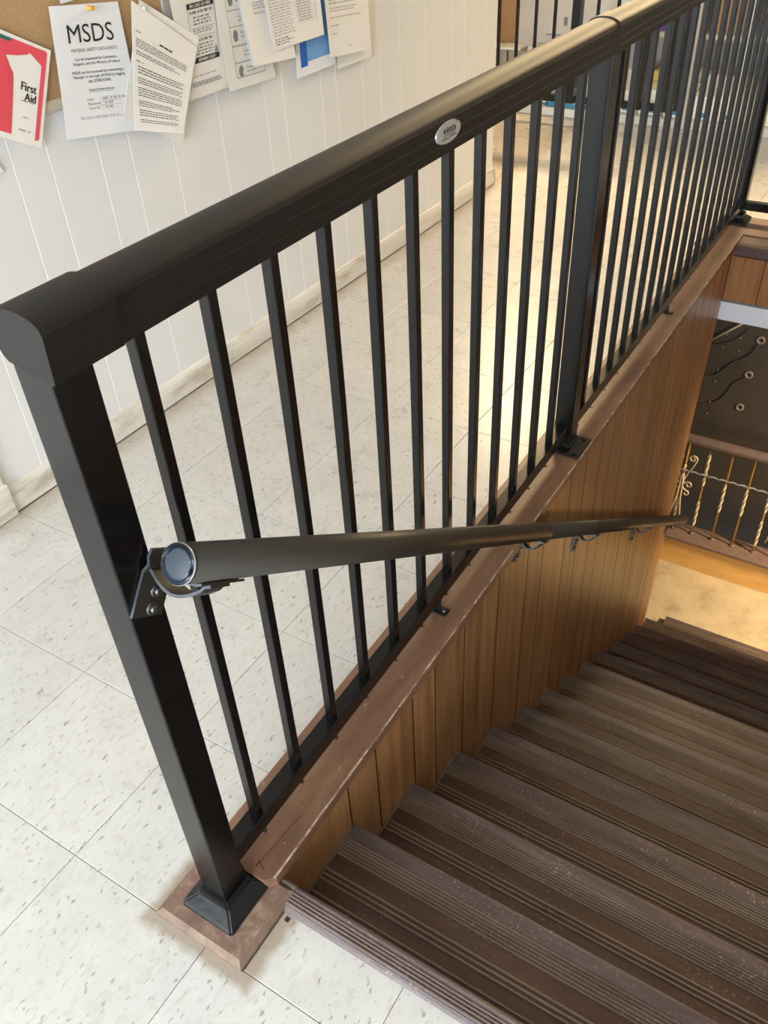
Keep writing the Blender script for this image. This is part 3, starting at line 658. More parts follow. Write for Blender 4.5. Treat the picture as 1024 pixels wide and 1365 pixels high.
# top rail: arched crown, bevelled ridge, side grooves raised as fine ridges to catch the light
def toprail_profile(hw=0.0325, zb=1.008, zr=1.0575, zc=1.0725):
    pts = [(-0.0245, zb), (0.0245, zb)]
    pts += [(0.0295, zb + 0.0005), (0.0300, zb + 0.006)]
    def side(z): return 0.0300 + (hw - 0.0300) * (z - zb) / (zr - zb)
    for gz in (1.0225, 1.0385): pts += [(side(gz), gz - 0.0009), (side(gz) + 0.0006, gz), (side(gz), gz + 0.0009)]
    pts += [(hw, zr - 0.0012), (hw - 0.0008, zr)]
    rt = [((hw - 0.0008) * math.sin(a), zr + (zc - zr) * math.cos(a)) for a in [R(t) for t in (78, 68, 56, 44, 32, 20, 8)]]
    pts += rt; half = pts[1:]
    full = half + [(-p[0], p[1]) for p in half[::-1]]
    return full
def toprail(y0, y1, parent, name='top_rail'):
    bm = BM(); pr = toprail_profile(); extrude_profile(bm, pr, 'y', y0, y1)
    o = mesh_obj(name, bm, m_blackrail, parent, smooth=True)
    o.data.set_sharp_from_angle(angle=R(28)); return o
tr1 = toprail(0.03, 1.412, guard); tr2 = toprail(1.44, Y3 + 0.03, guard)
def sleeve(y0, y1, parent, front=True):
    bm = BM(); g = 0.0022
    pr = []
    for (x, z) in toprail_profile():
        pr.append((x * 1.07, z + (0.0022 if z > 1.04 else -0.001 if z < 1.01 else 0)))
    extrude_profile(bm, pr, 'y', y0, y1)
    o = mesh_obj('rail_sleeve', bm, m_blackrail, parent, smooth=True); o.data.set_sharp_from_angle(angle=R(28)); return o
bm = BM()
# near end cap: arched top, straight lower body stepping in to the post
h = 0.0365
pr = [(0.0255, 1.0065), (0.0322, 1.0085), (h - 0.001, 1.045), (h, 1.0575), (h - 0.0008, 1.0590)] + [((h - 0.0008) * math.sin(R(t)), 1.0590 + 0.0160 * math.cos(R(t))) for t in (76, 64, 52, 40, 26, 10)]
pr += [(-p[0], p[1]) for p in pr[::-1][:-4]] + [(-h + 0.001, 1.058), (-h, 1.050), (-0.0350, 1.034), (-0.0300, 1.024), (-0.0255, 1.019)]
extrude_profile(bm, pr, 'y', -0.0265, 0.060); o = mesh_obj('end_cap', bm, m_blackrail, guard, smooth=True); o.data.set_sharp_from_angle(angle=R(28))
sleeve(1.4185, 1.487, guard)
bm = BM(); extrude_profile(bm, [(x * 1.03, z + 0.0008) for x, z in toprail_profile()], 'y', 1.4115, 1.4180); mesh_obj('seam_gasket', bm, m_seam, guard)
# oval badge
bd = empty('badge', (0.032, 0.709, 1.041)); bd.parent = guard; bd.matrix_parent_inverse = guard.matrix_world.inverted(); bpy.context.view_layer.update()
def ell(bm, cy, cz, a, b2, x0, x1, mi=0, seg=40):
    A = [bm.verts.new((x0, cy + a * math.cos(2 * math.pi * k / seg), cz + b2 * math.sin(2 * math.pi * k / seg))) for k in range(seg)]
    B = [bm.verts.new((x1, cy + (a - 0.001) * math.cos(2 * math.pi * k / seg), cz + (b2 - 0.001) * math.sin(2 * math.pi * k / seg))) for k in range(seg)]
    f = bm.faces.new(B); f.material_index = mi
    for k in range(seg):
        f = bm.faces.new((A[k], A[(k + 1) % seg], B[(k + 1) % seg], B[k])); f.material_index = mi
    bmesh.ops.recalc_face_normals(bm, faces=bm.faces)
bm = BM(); ell(bm, 0.709, 1.0395, 0.0375, 0.0158, 0.0300, 0.0335); mesh_obj('badge_plate', bm, m_badge, bd)
# ---- text helper: returns list of polygons in unit box coords
_tc = {}
def text_polys(s, spacing=1.0):
    key = (s, spacing)
    if key in _tc: return _tc[key]
    cu = bpy.data.curves.new('tmp_text', 'FONT'); cu.body = s; cu.size = 1; cu.space_character = spacing; cu.resolution_u = 3; cu.fill_mode = 'FRONT'
    o = bpy.data.objects.new('tmp_text', cu); COL.objects.link(o); bpy.context.view_layer.update()
    me = bpy.data.meshes.new_from_object(o.evaluated_get(bpy.context.evaluated_depsgraph_get()))
    vs = [v.co.copy() for v in me.vertices]; fs = [tuple(p.vertices) for p in me.polygons]
    bpy.data.objects.remove(o); bpy.data.curves.remove(cu); bpy.data.meshes.remove(me)
    x0 = min(v.x for v in vs); x1 = max(v.x for v in vs); y0 = min(v.y for v in vs); y1 = max(v.y for v in vs)
    vs = [((v.x - x0) / (x1 - x0), (v.y - y0) / (y1 - y0)) for v in vs]
    _tc[key] = (vs, fs); return _tc[key]
def put_text(bm, s, mapf, u0, v0, u1, v1, mi=0, bold=0.0):
    """v grows downwards"""
    vs, fs = text_polys(s)
    for du in ([0.0] if not bold else [-bold, 0.0, bold]):
        V = [bm.verts.new(mapf(u0 + (u1 - u0) * a + du, v1 + (v0 - v1) * b2)) for a, b2 in vs]
        for f in fs:
            try: bm.faces.new([V[i] for i in f]).material_index = mi
            except ValueError: pass
def facefix(bm, axis=0, sign=1):
    bm.normal_update()
    fl = [f for f in bm.faces if f.normal[axis] * sign < 0]
    if fl: bmesh.ops.reverse_faces(bm, faces=fl)
bm = BM(); mf = lambda u, v: (0.0339, 0.709 + (u - 0.5) * 0.075, 1.0395 + (0.5 - v) * 0.0316 )
put_text(bm, 'vista', mf, 0.27, 0.24, 0.78, 0.53, 0, 0.004)
def strip(bm, mf, u0, v0, u1, v1, mi=0):
    q = [bm.verts.new(mf(*p)) for p in ((u0, v1), (u1, v1), (u1, v0), (u0, v0))]; bm.faces.new(q).material_index = mi
strip(bm, mf, 0.30, 0.60, 0.78, 0.625); strip(bm, mf, 0.22, 0.72, 0.47, 0.765); strip(bm, mf, 0.51, 0.70, 0.80, 0.745)
for q in ([(0.80, 0.26), (0.83, 0.24), (0.87, 0.10), (0.83, 0.16)], [(0.80, 0.20), (0.82, 0.17), (0.78, 0.10), (0.76, 0.12)], [(0.825, 0.13), (0.845, 0.11), (0.835, 0.04), (0.82, 0.06)]):
    bm.faces.new([bm.verts.new(mf(*p)) for p in q])
facefix(bm); mesh_obj('lettering', bm, m_ink, bd)
# little support feet under the bottom rail
for i, (y, mt) in enumerate(((0.722, m_screw), (2.352, m_flange))):
    bm = BM(); box(bm, -0.006, 0.010, y - 0.002, y + 0.002, 0.042, 0.0852); box(bm, -0.010, 0.027, y - 0.012, y + 0.012, 0.0402, 0.0432, 0, 0.0008)
    so = mesh_obj('rail_support', bm, m_flange, guard)
    bm = BM(); tube(bm, [(0.018, y, 0.0432), (0.018, y, 0.0462), (0.018, y, 0.0475)], 0.004, 8, 0, True, [0.0048, 0.0042, 0.002]); mesh_obj('screw', bm, m_screw, so)

# guard rail running off along the far side of the opening
g2 = empty('guard_railing', (0.8, Y3, 0.04)); tag(g2, 'black guard railing crossing behind the stair opening, only its bottom rail showing', 'railing')
def xrail(parent, x0, x1, y, zb=0.085, zt=1.008):
    bm = BM(); h = 0.0155; box(bm, x0 - 0.0315, x1, y - h, y + h, zb, zb + 0.0335, 0, 0.0015); mesh_obj('bottom_rail', bm, m_black, parent)
    bm = BM(); pr = [(p[0] + y, p[1]) for p in toprail_profile()]; extrude_profile(bm, pr, 'x', x0, x1 + 0.02); o = mesh_obj('top_rail', bm, m_blackrail, parent, smooth=True); o.data.set_sharp_from_angle(angle=R(28))
xrail(g2, HW + 0.0325, XR - 0.06, Y3)
for k in range(12): 
    if 0.14 + 0.1115 * k < XR - 0.1: picket(0.14 + 0.1115 * k, Y3, g2)
pp = post(XR - 0.06, Y3, 0.041, 1.010, g2); flange_taper(XR - 0.06, Y3 - 0.02, 0.0402, pp)

# guard rail beyond, past the white wall end
g3 = empty('guard_railing', (-1.2, 4.54, 0)); tag(g3, 'distant black guard railing standing before the shop shelves beyond the white wall', 'railing')
YG = 4.56
bm = BM(); box(bm, -3.0, -0.70, YG - 0.014, YG + 0.014, 0.112, 0.147, 0, 0.002); mesh_obj('bottom_rail', bm, m_black, g3)
bm = BM(); extrude_profile(bm, [(p[0] + YG, p[1]) for p in toprail_profile()], 'x', -3.0, -0.62); mesh_obj('top_rail', bm, m_blackrail, g3)
pk3 = picket_mesh(0.147, 1.006)
for k in range(15): picket(-1.372 - 0.1115 * k, YG, g3, pk3)
for x in (-1.13, -1.02, -0.94): picket(x, YG, g3, pk3)
for x in (-2.95, -2.1, -1.243, -0.855, -0.715, -0.655):
    p = post(x, YG + (0.0 if x != -0.655 else 0.05), 0.0 if x < -1.5 else 0.112, 1.01, g3)

# ------------------------------------------------------------------ stair handrail
HR0 = Vector((0.1, 0.0, 0.803)); tdir = Vector((0, 0.8165, -0.5773)); ndir = Vector((0, 0.5773, 0.8165)); LEN = 3.797
def hp(x, t, n): return HR0 + tdir * t + ndir * n + Vector((x - 0.1, 0, 0))
hr = empty('stair_handrail', tuple(HR0)); tag(hr, 'round black handrail sloping down the stairs with a blue-grey end cap', 'handrail')
bm = BM(); tube(bm, [hp(0.1, t, 0) for t in (0.003, 1.32)], 0.0222, 48); mesh_obj('handrail_tube', bm, m_tube, hr)
bm = BM(); tube(bm, [hp(0.1, t, 0) for t in (1.32, LEN)], 0.0216, 48); mesh_obj('handrail_tube', bm, m_tube, hr)
bm = BM(); tube(bm, [hp(0.1, t, 0) for t in (0.0028, -0.0004, -0.0010, -0.0004, -0.0012, -0.0020, -0.0024)], 0.02, 48, 0, True, [0.0226, 0.0226, 0.0216, 0.0200, 0.0150, 0.0080, 0.0030])
o = mesh_obj('end_cap', bm, m_cap, hr); o['label'] = 'shallow blue-grey end cap'
bm = BM(); tube(bm, [hp(0.1, t, 0) for t in (0.0006, -0.0008, -0.0011)], 0.02, 48, 0, False, [0.0227, 0.0227, 0.0223]); mesh_obj('rim', bm, m_badge, o)
bm = BM(); tube(bm, [hp(0.1, t, 0) for t in (LEN - 0.004, LEN + 0.002, LEN + 0.004)], 0.018, 24, 0, True, [0.0220, 0.0216, 0.014]); mesh_obj('end_cap', bm, m_tube, hr)
def strap(bm, prof, t0, t1, th):
    """prof: (x,n) polyline, made into a sheet of thickness th between t0 and t1"""
    P = [Vector(p) for p in prof]; nn = []
    for i in range(len(P)):
        d = (P[min(i + 1, len(P) - 1)] - P[max(i - 1, 0)]).normalized(); nn.append(Vector((-d.y, d.x)))
    loop = [p + n * th / 2 for p, n in zip(P, nn)] + [p - n * th / 2 for p, n in zip(P[::-1], nn[::-1])]
    A = [bm.verts.new(hp(p.x, t0, p.y)) for p in loop]; B = [bm.verts.new(hp(p.x, t1, p.y)) for p in loop]; n = len(loop); m = n // 2
    for k in range(n): bm.faces.new((A[k], A[(k + 1) % n], B[(k + 1) % n], B[k])).material_index = 1
    for k in range(m - 1):
        bm.faces.new((A[k], A[n - 1 - k], A[n - 2 - k], A[k + 1])); bm.faces.new((B[k], B[k + 1], B[n - 2 - k], B[n - 1 - k]))
def bracket(tc, xw, name='bracket', mat=m_strap):
    w = 0.024; bm = BM()
    # plate on the post/wall, kinked top
    strap(bm, [(xw + 0.0022, -0.092), (xw + 0.0024, -0.060), (xw + 0.0030, -0.036), (xw + 0.0085, -0.026), (xw + 0.0055, -0.018), (xw + 0.0075, -0.008)], tc - w, tc + w, 0.0036)
    # bowl that carries the tube
    x0 = xw + 0.006
    pr = []
    for i in range(15):
        a = i / 14; x = x0 + (0.100 - x0 + 0.004) * a; n = -0.0270 - 0.0225 * math.sin(math.pi * (0.08 + 0.84 * a)) ** 1.0
        pr.append((x, n))
    pr += [(0.108, -0.0268), (0.116, -0.0230)]
    strap(bm, pr, tc - w * 0.7, tc + w * 0.7, 0.0036)
    # saddle under the tube
    strap(bm, [(0.086, -0.0205), (0.092, -0.0232), (0.100, -0.0242), (0.108, -0.0232), (0.114, -0.0205)], tc - 0.030, tc + 0.045, 0.0030)
    bmesh.ops.recalc_face_normals(bm, faces=bm.faces)
    b3 = mesh_obj(name, bm, [mat, m_tube], hr)
    for n in (-0.060, -0.082):
        bm = BM(); c = hp(xw + 0.004, tc + 0.004, n)
        tube(bm, [c, c + Vector((0.0012, 0, 0)), c + Vector((0.0016, 0, 0))], 0.008, 16, 0, True, [0.0082, 0.0082, 0.007])
        tube(bm, [c + Vector((0.0016, 0, 0)), c + Vector((0.005, 0, 0)), c + Vector((0.0062, 0, 0))], 0.005, 6, 0, True, [0.0052, 0.0052, 0.0040])
        mesh_obj('screw', bm, m_screw, b3)
bracket(0.058, 0.0245)
for ya in (1.063, 1.517, 2.26, 2.956): bracket(ya / 0.8165 + 0.0, PX)

# ------------------------------------------------------------------ cork board and the papers pinned to the wall
cork = empty('cork_board', (WX, 1.0, 0.9)); tag(cork, 'brown cork notice board with beige frame on the white grooved wall', 'notice board')
bm = BM(); box(bm, WX, WX + 0.006, 0.56, 1.425, 0.915, 1.55); mesh_obj('cork_sheet', bm, m_cork, cork)
for nm, q in (('frame', (0.54, 1.447, 0.893, 0.918)), ('frame', (0.54, 1.447, 1.545, 1.57))):
    bm = BM(); box(bm, WX, WX + 0.012, q[0], q[1], q[2], q[3], 0, 0.003); mesh_obj(nm, bm, m_corkframe, cork)
bm = BM(); box(bm, WX, WX + 0.0115, 1.408, 1.436, 0.918, 1.545, 0, 0.002); box(bm, WX, WX + 0.013, 1.4385, 1.447, 0.918, 1.545, 0, 0.002); mesh_obj('frame', bm, m_alu, cork)
bm = BM(); box(bm, WX, WX + 0.0115, 0.54, 0.56, 0.918, 1.545, 0, 0.002); mesh_obj('frame', bm, m_alu, cork)

class Paper:
    def __init__(s, name, label, quad, off, mat, curl=0.0, group=None, cat='paper', twist=0.0):
        """quad: TL, TR, BR, BL as (y,z)"""
        s.q = [Vector(p) for p in quad]; s.off = off; s.curl = curl; s.twist = twist
        nu, nv = 6, 8; bm = BM()
        F = [[bm.verts.new(s.m(i / nu, j / nv, 0.0006)) for i in range(nu + 1)] for j in range(nv + 1)]
        Bk = [[bm.verts.new(s.m(i / nu, j / nv, 0.0)) for i in range(nu + 1)] for j in range(nv + 1)]
        for j in range(nv):
            for i in range(nu):
                bm.faces.new((F[j][i], F[j + 1][i], F[j + 1][i + 1], F[j][i + 1])).smooth = True
                bm.faces.new((Bk[j][i], Bk[j][i + 1], Bk[j + 1][i + 1], Bk[j + 1][i])).smooth = True
        for i in range(nu):
            bm.faces.new((F[0][i], F[0][i + 1], Bk[0][i + 1], Bk[0][i])); bm.faces.new((F[nv][i + 1], F[nv][i], Bk[nv][i], Bk[nv][i + 1]))
        for j in range(nv):
            bm.faces.new((F[j + 1][0], F[j][0], Bk[j][0], Bk[j + 1][0])); bm.faces.new((F[j][nu], F[j + 1][nu], Bk[j + 1][nu], Bk[j][nu]))
        s.o = tag(mesh_obj(name, bm, mat), label, cat, group); s.o.data.set_sharp_from_angle(angle=R(40)); s.bm = BM(); s.mats = []
    def m(s, u, v, lift=0.0011):
        q = s.q; p = (q[0] * (1 - u) + q[1] * u) * (1 - v) + (q[3] * (1 - u) + q[2] * u) * v
        x = WX + s.off + s.curl * v * v + s.twist * u * v + 0.0012 * math.sin(u * 5 + v * 4) + 0.0012
        return (x + lift, p.x, p.y)
    def mi(s, mat):
        if mat not in s.mats: s.mats.append(mat)
        return s.mats.index(mat)
    def mf(s, lv=0): return lambda u, v: s.m(u, v, 0.0011 + 0.0003 * lv)
    def text(s, t, u0, v0, u1, v1, mat=None, bold=0.0, lv=1): put_text(s.bm, t, s.mf(lv), u0, v0, u1, v1, s.mi(mat or m_ink), bold); return s
    def rect(s, u0, v0, u1, v1, mat, lv=0):
        nu = max(1, int(abs(u1 - u0) * 8)); nv = max(1, int(abs(v1 - v0) * 8))
        for i in range(nu):
            for j in range(nv): strip(s.bm, s.mf(lv), u0 + (u1 - u0) * i / nu, v0 + (v1 - v0) * j / nv, u0 + (u1 - u0) * (i + 1) / nu, v0 + (v1 - v0) * (j + 1) / nv, s.mi(mat))
        return s
    def poly(s, pts, mat, lv=1):
        f = s.bm.faces.new([s.bm.verts.new(s.mf(lv)(*p)) for p in pts]); f.material_index = s.mi(mat); bmesh.ops.triangulate(s.bm, faces=[f]); return s
    def outline(s, u0, v0, u1, v1, mat, w=0.006, lv=1):
        s.rect(u0, v0, u1, v0 + w, mat, lv); s.rect(u0, v1 - w, u1, v1, mat, lv); s.rect(u0, v0, u0 + w, v1, mat, lv); s.rect(u1 - w, v0, u1, v1, mat, lv); return s
    def lines(s, u0, v0, u1, v1, n, mat=None, h=0.35, fill=0.8, ragged=0.3, lv=1):
        rnd = random.Random(n * 31 + int(u0 * 100)); step = (v1 - v0) / n
        for k in range(n):
            v = v0 + step * k; end = u1 - (rnd.random() * ragged * (u1 - u0) if rnd.random() < 0.4 else 0); u = u0
            while u < end:
                w = rnd.uniform(0.03, 0.10); w = min(w, end - u)
                if w > 0.008: strip(s.bm, s.mf(lv), u, v, u + w * fill + 0.01 * 0, v + step * h, s.mi(mat or m_inkgrey))
                u += w + 0.010
        return s
    def done(s):
        facefix(s.bm); o = mesh_obj('printing', s.bm, s.mats, s.o); return s.o

# --- small sheet above, then the data-sheet notice
Paper('paper_sheet', 'white sheet pinned on the cork above the data sheet notice, only its bottom edge showing', [(1.085, 1.38), (1.285, 1.385), (1.290, 1.112), (1.088, 1.101)], 0.009, m_paper).o
p = Paper('paper_notice', 'white notice headed MSDS pinned to the cork board with an orange push pin', [(1.0489, 1.1021), (1.2583, 1.0823), (1.2516, 0.7908), (1.0021, 0.8284)], 0.0125, m_paper, 0.004)
p.text('MSDS', 0.19, 0.14, 0.84, 0.275, m_ink, 0.0)
p.text('MATERIAL SAFETY DATA SHEETS', 0.21, 0.318, 0.85, 0.343, m_inkmid)
p.text('Can be requested by Customers,', 0.235, 0.385, 0.825, 0.413, m_inkmid, 0.0005); p.text('Shippers, and the Ministry of Labour', 0.205, 0.42, 0.86, 0.448, m_inkmid, 0.0005)
p.text('MSDS can be accessed by contacting a', 0.175, 0.485, 0.885, 0.513, m_inkmid, 0.0005); p.text('Manager or through eRONA by logging', 0.185, 0.52, 0.885, 0.548, m_inkmid, 0.0005); p.text('into ZONE RONA.', 0.375, 0.555, 0.685, 0.579, m_inkmid, 0.0005)
p.text('https://zone.rona.ca', 0.365, 0.625, 0.70, 0.648, m_inkmid, 0.0005); p.rect(0.365, 0.651, 0.70, 0.654, m_inkgrey)
p.text('User:', 0.32, 0.698, 0.41, 0.718, m_inkmid); p.text('Password:', 0.325, 0.733, 0.485, 0.753, m_inkmid); p.text('Store ID:', 0.33, 0.767, 0.47, 0.787, m_inkmid)
p.lines(0.52, 0.70, 0.83, 0.722, 1, m_inkpale, 0.8); p.lines(0.54, 0.735, 0.70, 0.755, 1, m_inkpale, 0.8); p.lines(0.54, 0.769, 0.68, 0.789, 1, m_inkpale, 0.8)
for a, b2 in ((0.693, 0.727), (0.729, 0.761), (0.763, 0.795)): p.outline(0.49, a, 0.76, b2, m_inkpale, 0.0018)
p.lines(0.20, 0.842, 0.86, 0.866, 2, m_inkgrey, 0.35, 0.9, 0.5)
p.done()
e = empty('push_pin', (WX + 0.017, 1.160, 1.083)); tag(e, 'orange push pin holding the MSDS notice', 'pin')
bm = BM(); tube(bm, [(WX + 0.0155, 1.160, 1.083), (WX + 0.018, 1.160, 1.083), (WX + 0.021, 1.160, 1.083), (WX + 0.027, 1.160, 1.083), (WX + 0.031, 1.160, 1.083)], 0.005, 12, 0, True, [0.0060, 0.0060, 0.0030, 0.0034, 0.0058]); mesh_obj('pin_head', bm, m_pin, e)
bm = BM(); tube(bm, [(WX + 0.004, 1.160, 1.083), (WX + 0.016, 1.160, 1.083)], 0.0007, 6); mesh_obj('needle', bm, m_screw, e)

# --- first aid booklet
rt = Vector((0.885, -0.465)); dn = Vector((-0.487, -0.873)); TR = Vector((1.025, 1.0175)); BR = Vector((0.919, 0.8305)); Wd = 0.245
p = Paper('first_aid_booklet', 'red and white First Aid booklet with a large figure 1 beside the cork board corner', [tuple(TR - rt * Wd), tuple(TR), tuple(BR), tuple(BR - rt * Wd)], 0.0125, m_paperw, 0.006, cat='booklet')
H = 0.2153
def fa(a, d): return (1 - a / Wd, d / H)     # a: distance from the right edge, d: from the top
p.poly([fa(0.010, 0.010), fa(0.010, 0.012 + 0.188), fa(0.021, 0.203), fa(0.021, 0.040), fa(0.052, 0.024), fa(0.080, 0.018), fa(0.235, 0.018), fa(0.235, 0.009), fa(0.014, 0.007)], m_red)
p.poly([fa(0.235, 0.018), fa(0.052, 0.0165), fa(0.060, 0.028), fa(0.085, 0.037), fa(0.115, 0.037), fa(0.115, 0.045), fa(0.235, 0.048)], m_red)
p.poly([fa(0.235, 0.045), fa(0.115, 0.045), fa(0.112, 0.061), fa(0.100, 0.066), fa(0.091, 0.076), fa(0.089, 0.090), fa(0.084, 0.203), fa(0.235, 0.203)], m_red)
p.poly([fa(0.105, 0.0085), fa(0.14, 0.0085), fa(0.14, 0.016), fa(0.110, 0.016)], m_teal, 2)
p.text('First', *fa(0.068, 0.086), *fa(0.028, 0.104), m_ink, 0.003); p.text('Aid', *fa(0.057, 0.107), *fa(0.028, 0.124), m_ink, 0.003)
p.lines(*fa(0.066, 0.125), *fa(0.031, 0.128), 1, m_inkgrey, 0.6); p.lines(*fa(0.058, 0.158), *fa(0.036, 0.161), 1, m_inkpale, 0.8); p.lines(*fa(0.066, 0.187), *fa(0.034, 0.191), 1, m_inkgrey, 0.6)
p.lines(*fa(0.110, 0.178), *fa(0.094, 0.196), 2, m_paper, 0.6, 0.7, 0.0, 2)
p.done()
p = Paper('paper_sheet', 'white card with a dark green corner under the first aid booklet', [(0.66, 0.90), (0.786, 0.872), (0.812, 0.806), (0.69, 0.80)], 0.004, m_paperw)
p.poly([(0.1, 0.2), (0.90, 0.2), (0.94, 0.86), (0.1, 0.86)], m_teal); p.done()

# --- stapled letter, slanting
Paper('paper_sheet', 'cream back sheet sticking out behind the slanting typed letter', [(1.3247, 1.0768), (1.5195, 0.9605), (1.3754, 0.7214), (1.1869, 0.8344)], 0.0165, m_paperw, 0.004).o
p = Paper('typed_letter', 'white typed letter hanging at a slant beside the MSDS notice', [(1.2941, 1.0798), (1.5002, 0.9401), (1.3673, 0.7544), (1.208, 0.7996)], 0.0205, m_paperw, 0.010, twist=0.01)
p.lines(0.42, 0.20, 0.63, 0.225, 1, m_ink, 0.6, 0.95, 0.0); p.lines(0.05, 0.20, 0.20, 0.215, 1, m_ink)
p.lines(0.05, 0.26, 0.90, 0.335, 4, m_ink, 0.30, 0.95, 0.15); p.lines(0.05, 0.355, 0.90, 0.395, 2, m_ink, 0.3, 0.95); p.lines(0.05, 0.43, 0.24, 0.45, 1, m_ink, 0.3)
p.lines(0.08, 0.47, 0.88, 0.54, 3, m_ink, 0.30, 0.95); p.lines(0.08, 0.56, 0.88, 0.62, 3, m_ink, 0.3, 0.95); p.lines(0.08, 0.64, 0.88, 0.72, 4, m_ink, 0.3, 0.95); p.lines(0.09, 0.745, 0.86, 0.80, 3, m_ink, 0.3, 0.95); p.lines(0.10, 0.82, 0.86, 0.88, 3, m_ink, 0.3, 0.95)
p.lines(0.12, 0.90, 0.85, 0.935, 2, m_ink, 0.3, 0.95); p.done()

# --- fire instructions
p = Paper('fire_instruction_sheet', 'white sheet with black banners reading IN CASE OF FIRE', [(1.43, 1.0869), (1.6466, 1.0869), (1.6129, 0.8181), (1.443, 0.8166)], 0.0135, m_paperg)
p.rect(0.27, 0.165, 0.80, 0.215, m_ink); p.text('IN CASE OF FIRE', 0.33, 0.175, 0.74, 0.205, m_paperg, 0.002, 2)
p.outline(0.27, 0.165, 0.82, 0.69, m_ink, 0.006)
p.lines(0.31, 0.235, 0.78, 0.27, 1, m_inkgrey, 0.7); p.lines(0.36, 0.285, 0.72, 0.37, 3, m_inkgrey, 0.5); p.rect(0.31, 0.385, 0.78, 0.389, m_inkgrey)
p.lines(0.33, 0.40, 0.74, 0.44, 2, m_inkgrey, 0.5); p.rect(0.31, 0.46, 0.78, 0.464, m_inkgrey); p.lines(0.35, 0.48, 0.78, 0.51, 1, m_inkgrey, 0.8); p.lines(0.33, 0.525, 0.72, 0.635, 4, m_inkgrey, 0.5)
p.poly([(0.76, 0.56), (0.79, 0.60), (0.80, 0.635), (0.72, 0.635), (0.74, 0.60)], m_inkgrey)
p.rect(0.27, 0.64, 0.82, 0.69, m_ink); p.text('REMAIN CALM', 0.36, 0.65, 0.72, 0.68, m_paperg, 0.002, 2)
p.lines(0.03, 0.80, 0.72, 0.815, 1, m_inkgrey, 0.5); p.lines(0.03, 0.855, 0.86, 0.90, 3, m_inkgrey, 0.6, 0.9, 0.1); p.done()

# --- emergency codes
p = Paper('code_chart_sheet', 'cream sheet listing emergency codes in a ruled table with small icons', [(1.5978, 1.0771), (1.7994, 1.0672), (1.8237, 0.8007), (1.6075, 0.8057)], 0.0165, m_paperg, 0.002)
p.outline(0.20, 0.05, 0.80, 0.90, m_inkgrey, 0.006)
for k, (v, nm) in enumerate(((0.10, 'Code'), (0.28, 'Code'), (0.43, 'Code'), (0.61, 'Code'), (0.77, 'Code'))):
    p.text(nm, 0.42, v + 0.03, 0.56, v + 0.058, m_inkgrey); p.lines(0.59, v + 0.035, 0.74, v + 0.058, 1, m_inkpale, 0.8, 0.9, 0.0); p.lines(0.42, v + 0.08, 0.66, v + 0.095, 1, m_inkgrey, 0.6)
    if k != 1 and k != 3: p.poly([(0.27, v + 0.12), (0.25, v + 0.07), (0.28, v + 0.02), (0.33, v + 0.01), (0.36, v + 0.05), (0.33, v + 0.08), (0.34, v + 0.12)], m_inkgrey)
    if k in (1, 2): p.rect(0.20, v - 0.02, 0.80, v - 0.014, m_inkgrey)
    else: p.rect(0.20, v - 0.025, 0.80, v - 0.007, m_inkpale)
p.done()

# --- the overlapping stack of sheets further along
p = Paper('paper_sheet', 'white form sheet with violet print, behind the ruled list', [(1.6846, 1.112), (1.9129, 1.107), (1.92, 0.8388), (1.7191, 0.8507)], 0.024, m_paperw, 0.006)
p.lines(0.22, 0.22, 0.55, 0.37, 4, m_lilac, 0.4); p.lines(0.22, 0.38, 0.55, 0.46, 3, m_inkpale, 0.5); p.lines(0.22, 0.48, 0.55, 0.51, 1, m_lilac, 0.5); p.done()
Paper('paper_sheet', 'white sheet peeping out on the left behind the violet-printed form', [(1.6793, 1.1114), (1.8882, 1.1014), (1.9129, 0.8539), (1.7153, 0.8529)], 0.020, m_paper, 0.004).o
p = Paper('list_sheet', 'cream sheet covered with a fine ruled list, topmost of the overlapping papers', [(1.7714, 1.1321), (2.0639, 1.1222), (2.0742, 0.8764), (1.816, 0.8754)], 0.031, m_paperw, 0.004)
p.lines(0.05, 0.10, 0.46, 0.88, 26, m_inkpale, 0.35, 0.9, 0.15); p.rect(0.52, 0.30, 0.84, 0.80, m_paperg); p.lines(0.55, 0.32, 0.80, 0.79, 16, m_inkpale, 0.5, 0.9, 0.2, 2); p.rect(0.88, 0.25, 0.892, 0.80, m_lilac); p.lines(0.05, 0.89, 0.40, 0.97, 3, m_inkgrey, 0.45); p.done()
p = Paper('blue_brochure', 'white sheet with a blue printed block under the ruled list', [(1.9569, 1.0312), (2.1562, 1.0362), (2.1575, 0.7754), (1.9407, 0.7714)], 0.010, m_paper, 0.004)
p.rect(0.16, 0.20, 0.98, 0.86, m_bluelt, 0); p.rect(0.11, 0.20, 0.285, 0.90, m_blue, 1); p.lines(0.34, 0.60, 0.60, 0.72, 5, m_blue, 0.25, 0.9, 0.4); p.lines(0.62, 0.60, 0.88, 0.74, 6, m_blue, 0.25, 0.9, 0.4); p.rect(0.135, 0.62, 0.20, 0.64, m_bluelt, 2); p.done()
Paper('paper_sheet', 'pale sheet hanging lowest behind the right-hand letter', [(2.165, 0.95), (2.40, 0.95), (2.385, 0.757), (2.172, 0.754)], 0.008, m_paperw, 0.004).o
Paper('paper_sheet', 'yellowish sheet edge showing on the right of the right-hand letter', [(2.20, 1.05), (2.425, 1.05), (2.410, 0.806), (2.19, 0.81)], 0.0045, m_paperg, 0.002).o
p = Paper('typed_letter', 'white typed letter with wide margins at the far end of the papers', [(2.1051, 1.0616), (2.3638, 1.0467), (2.3636, 0.7824), (2.1174, 0.8003)], 0.020, m_paperw, 0.004)
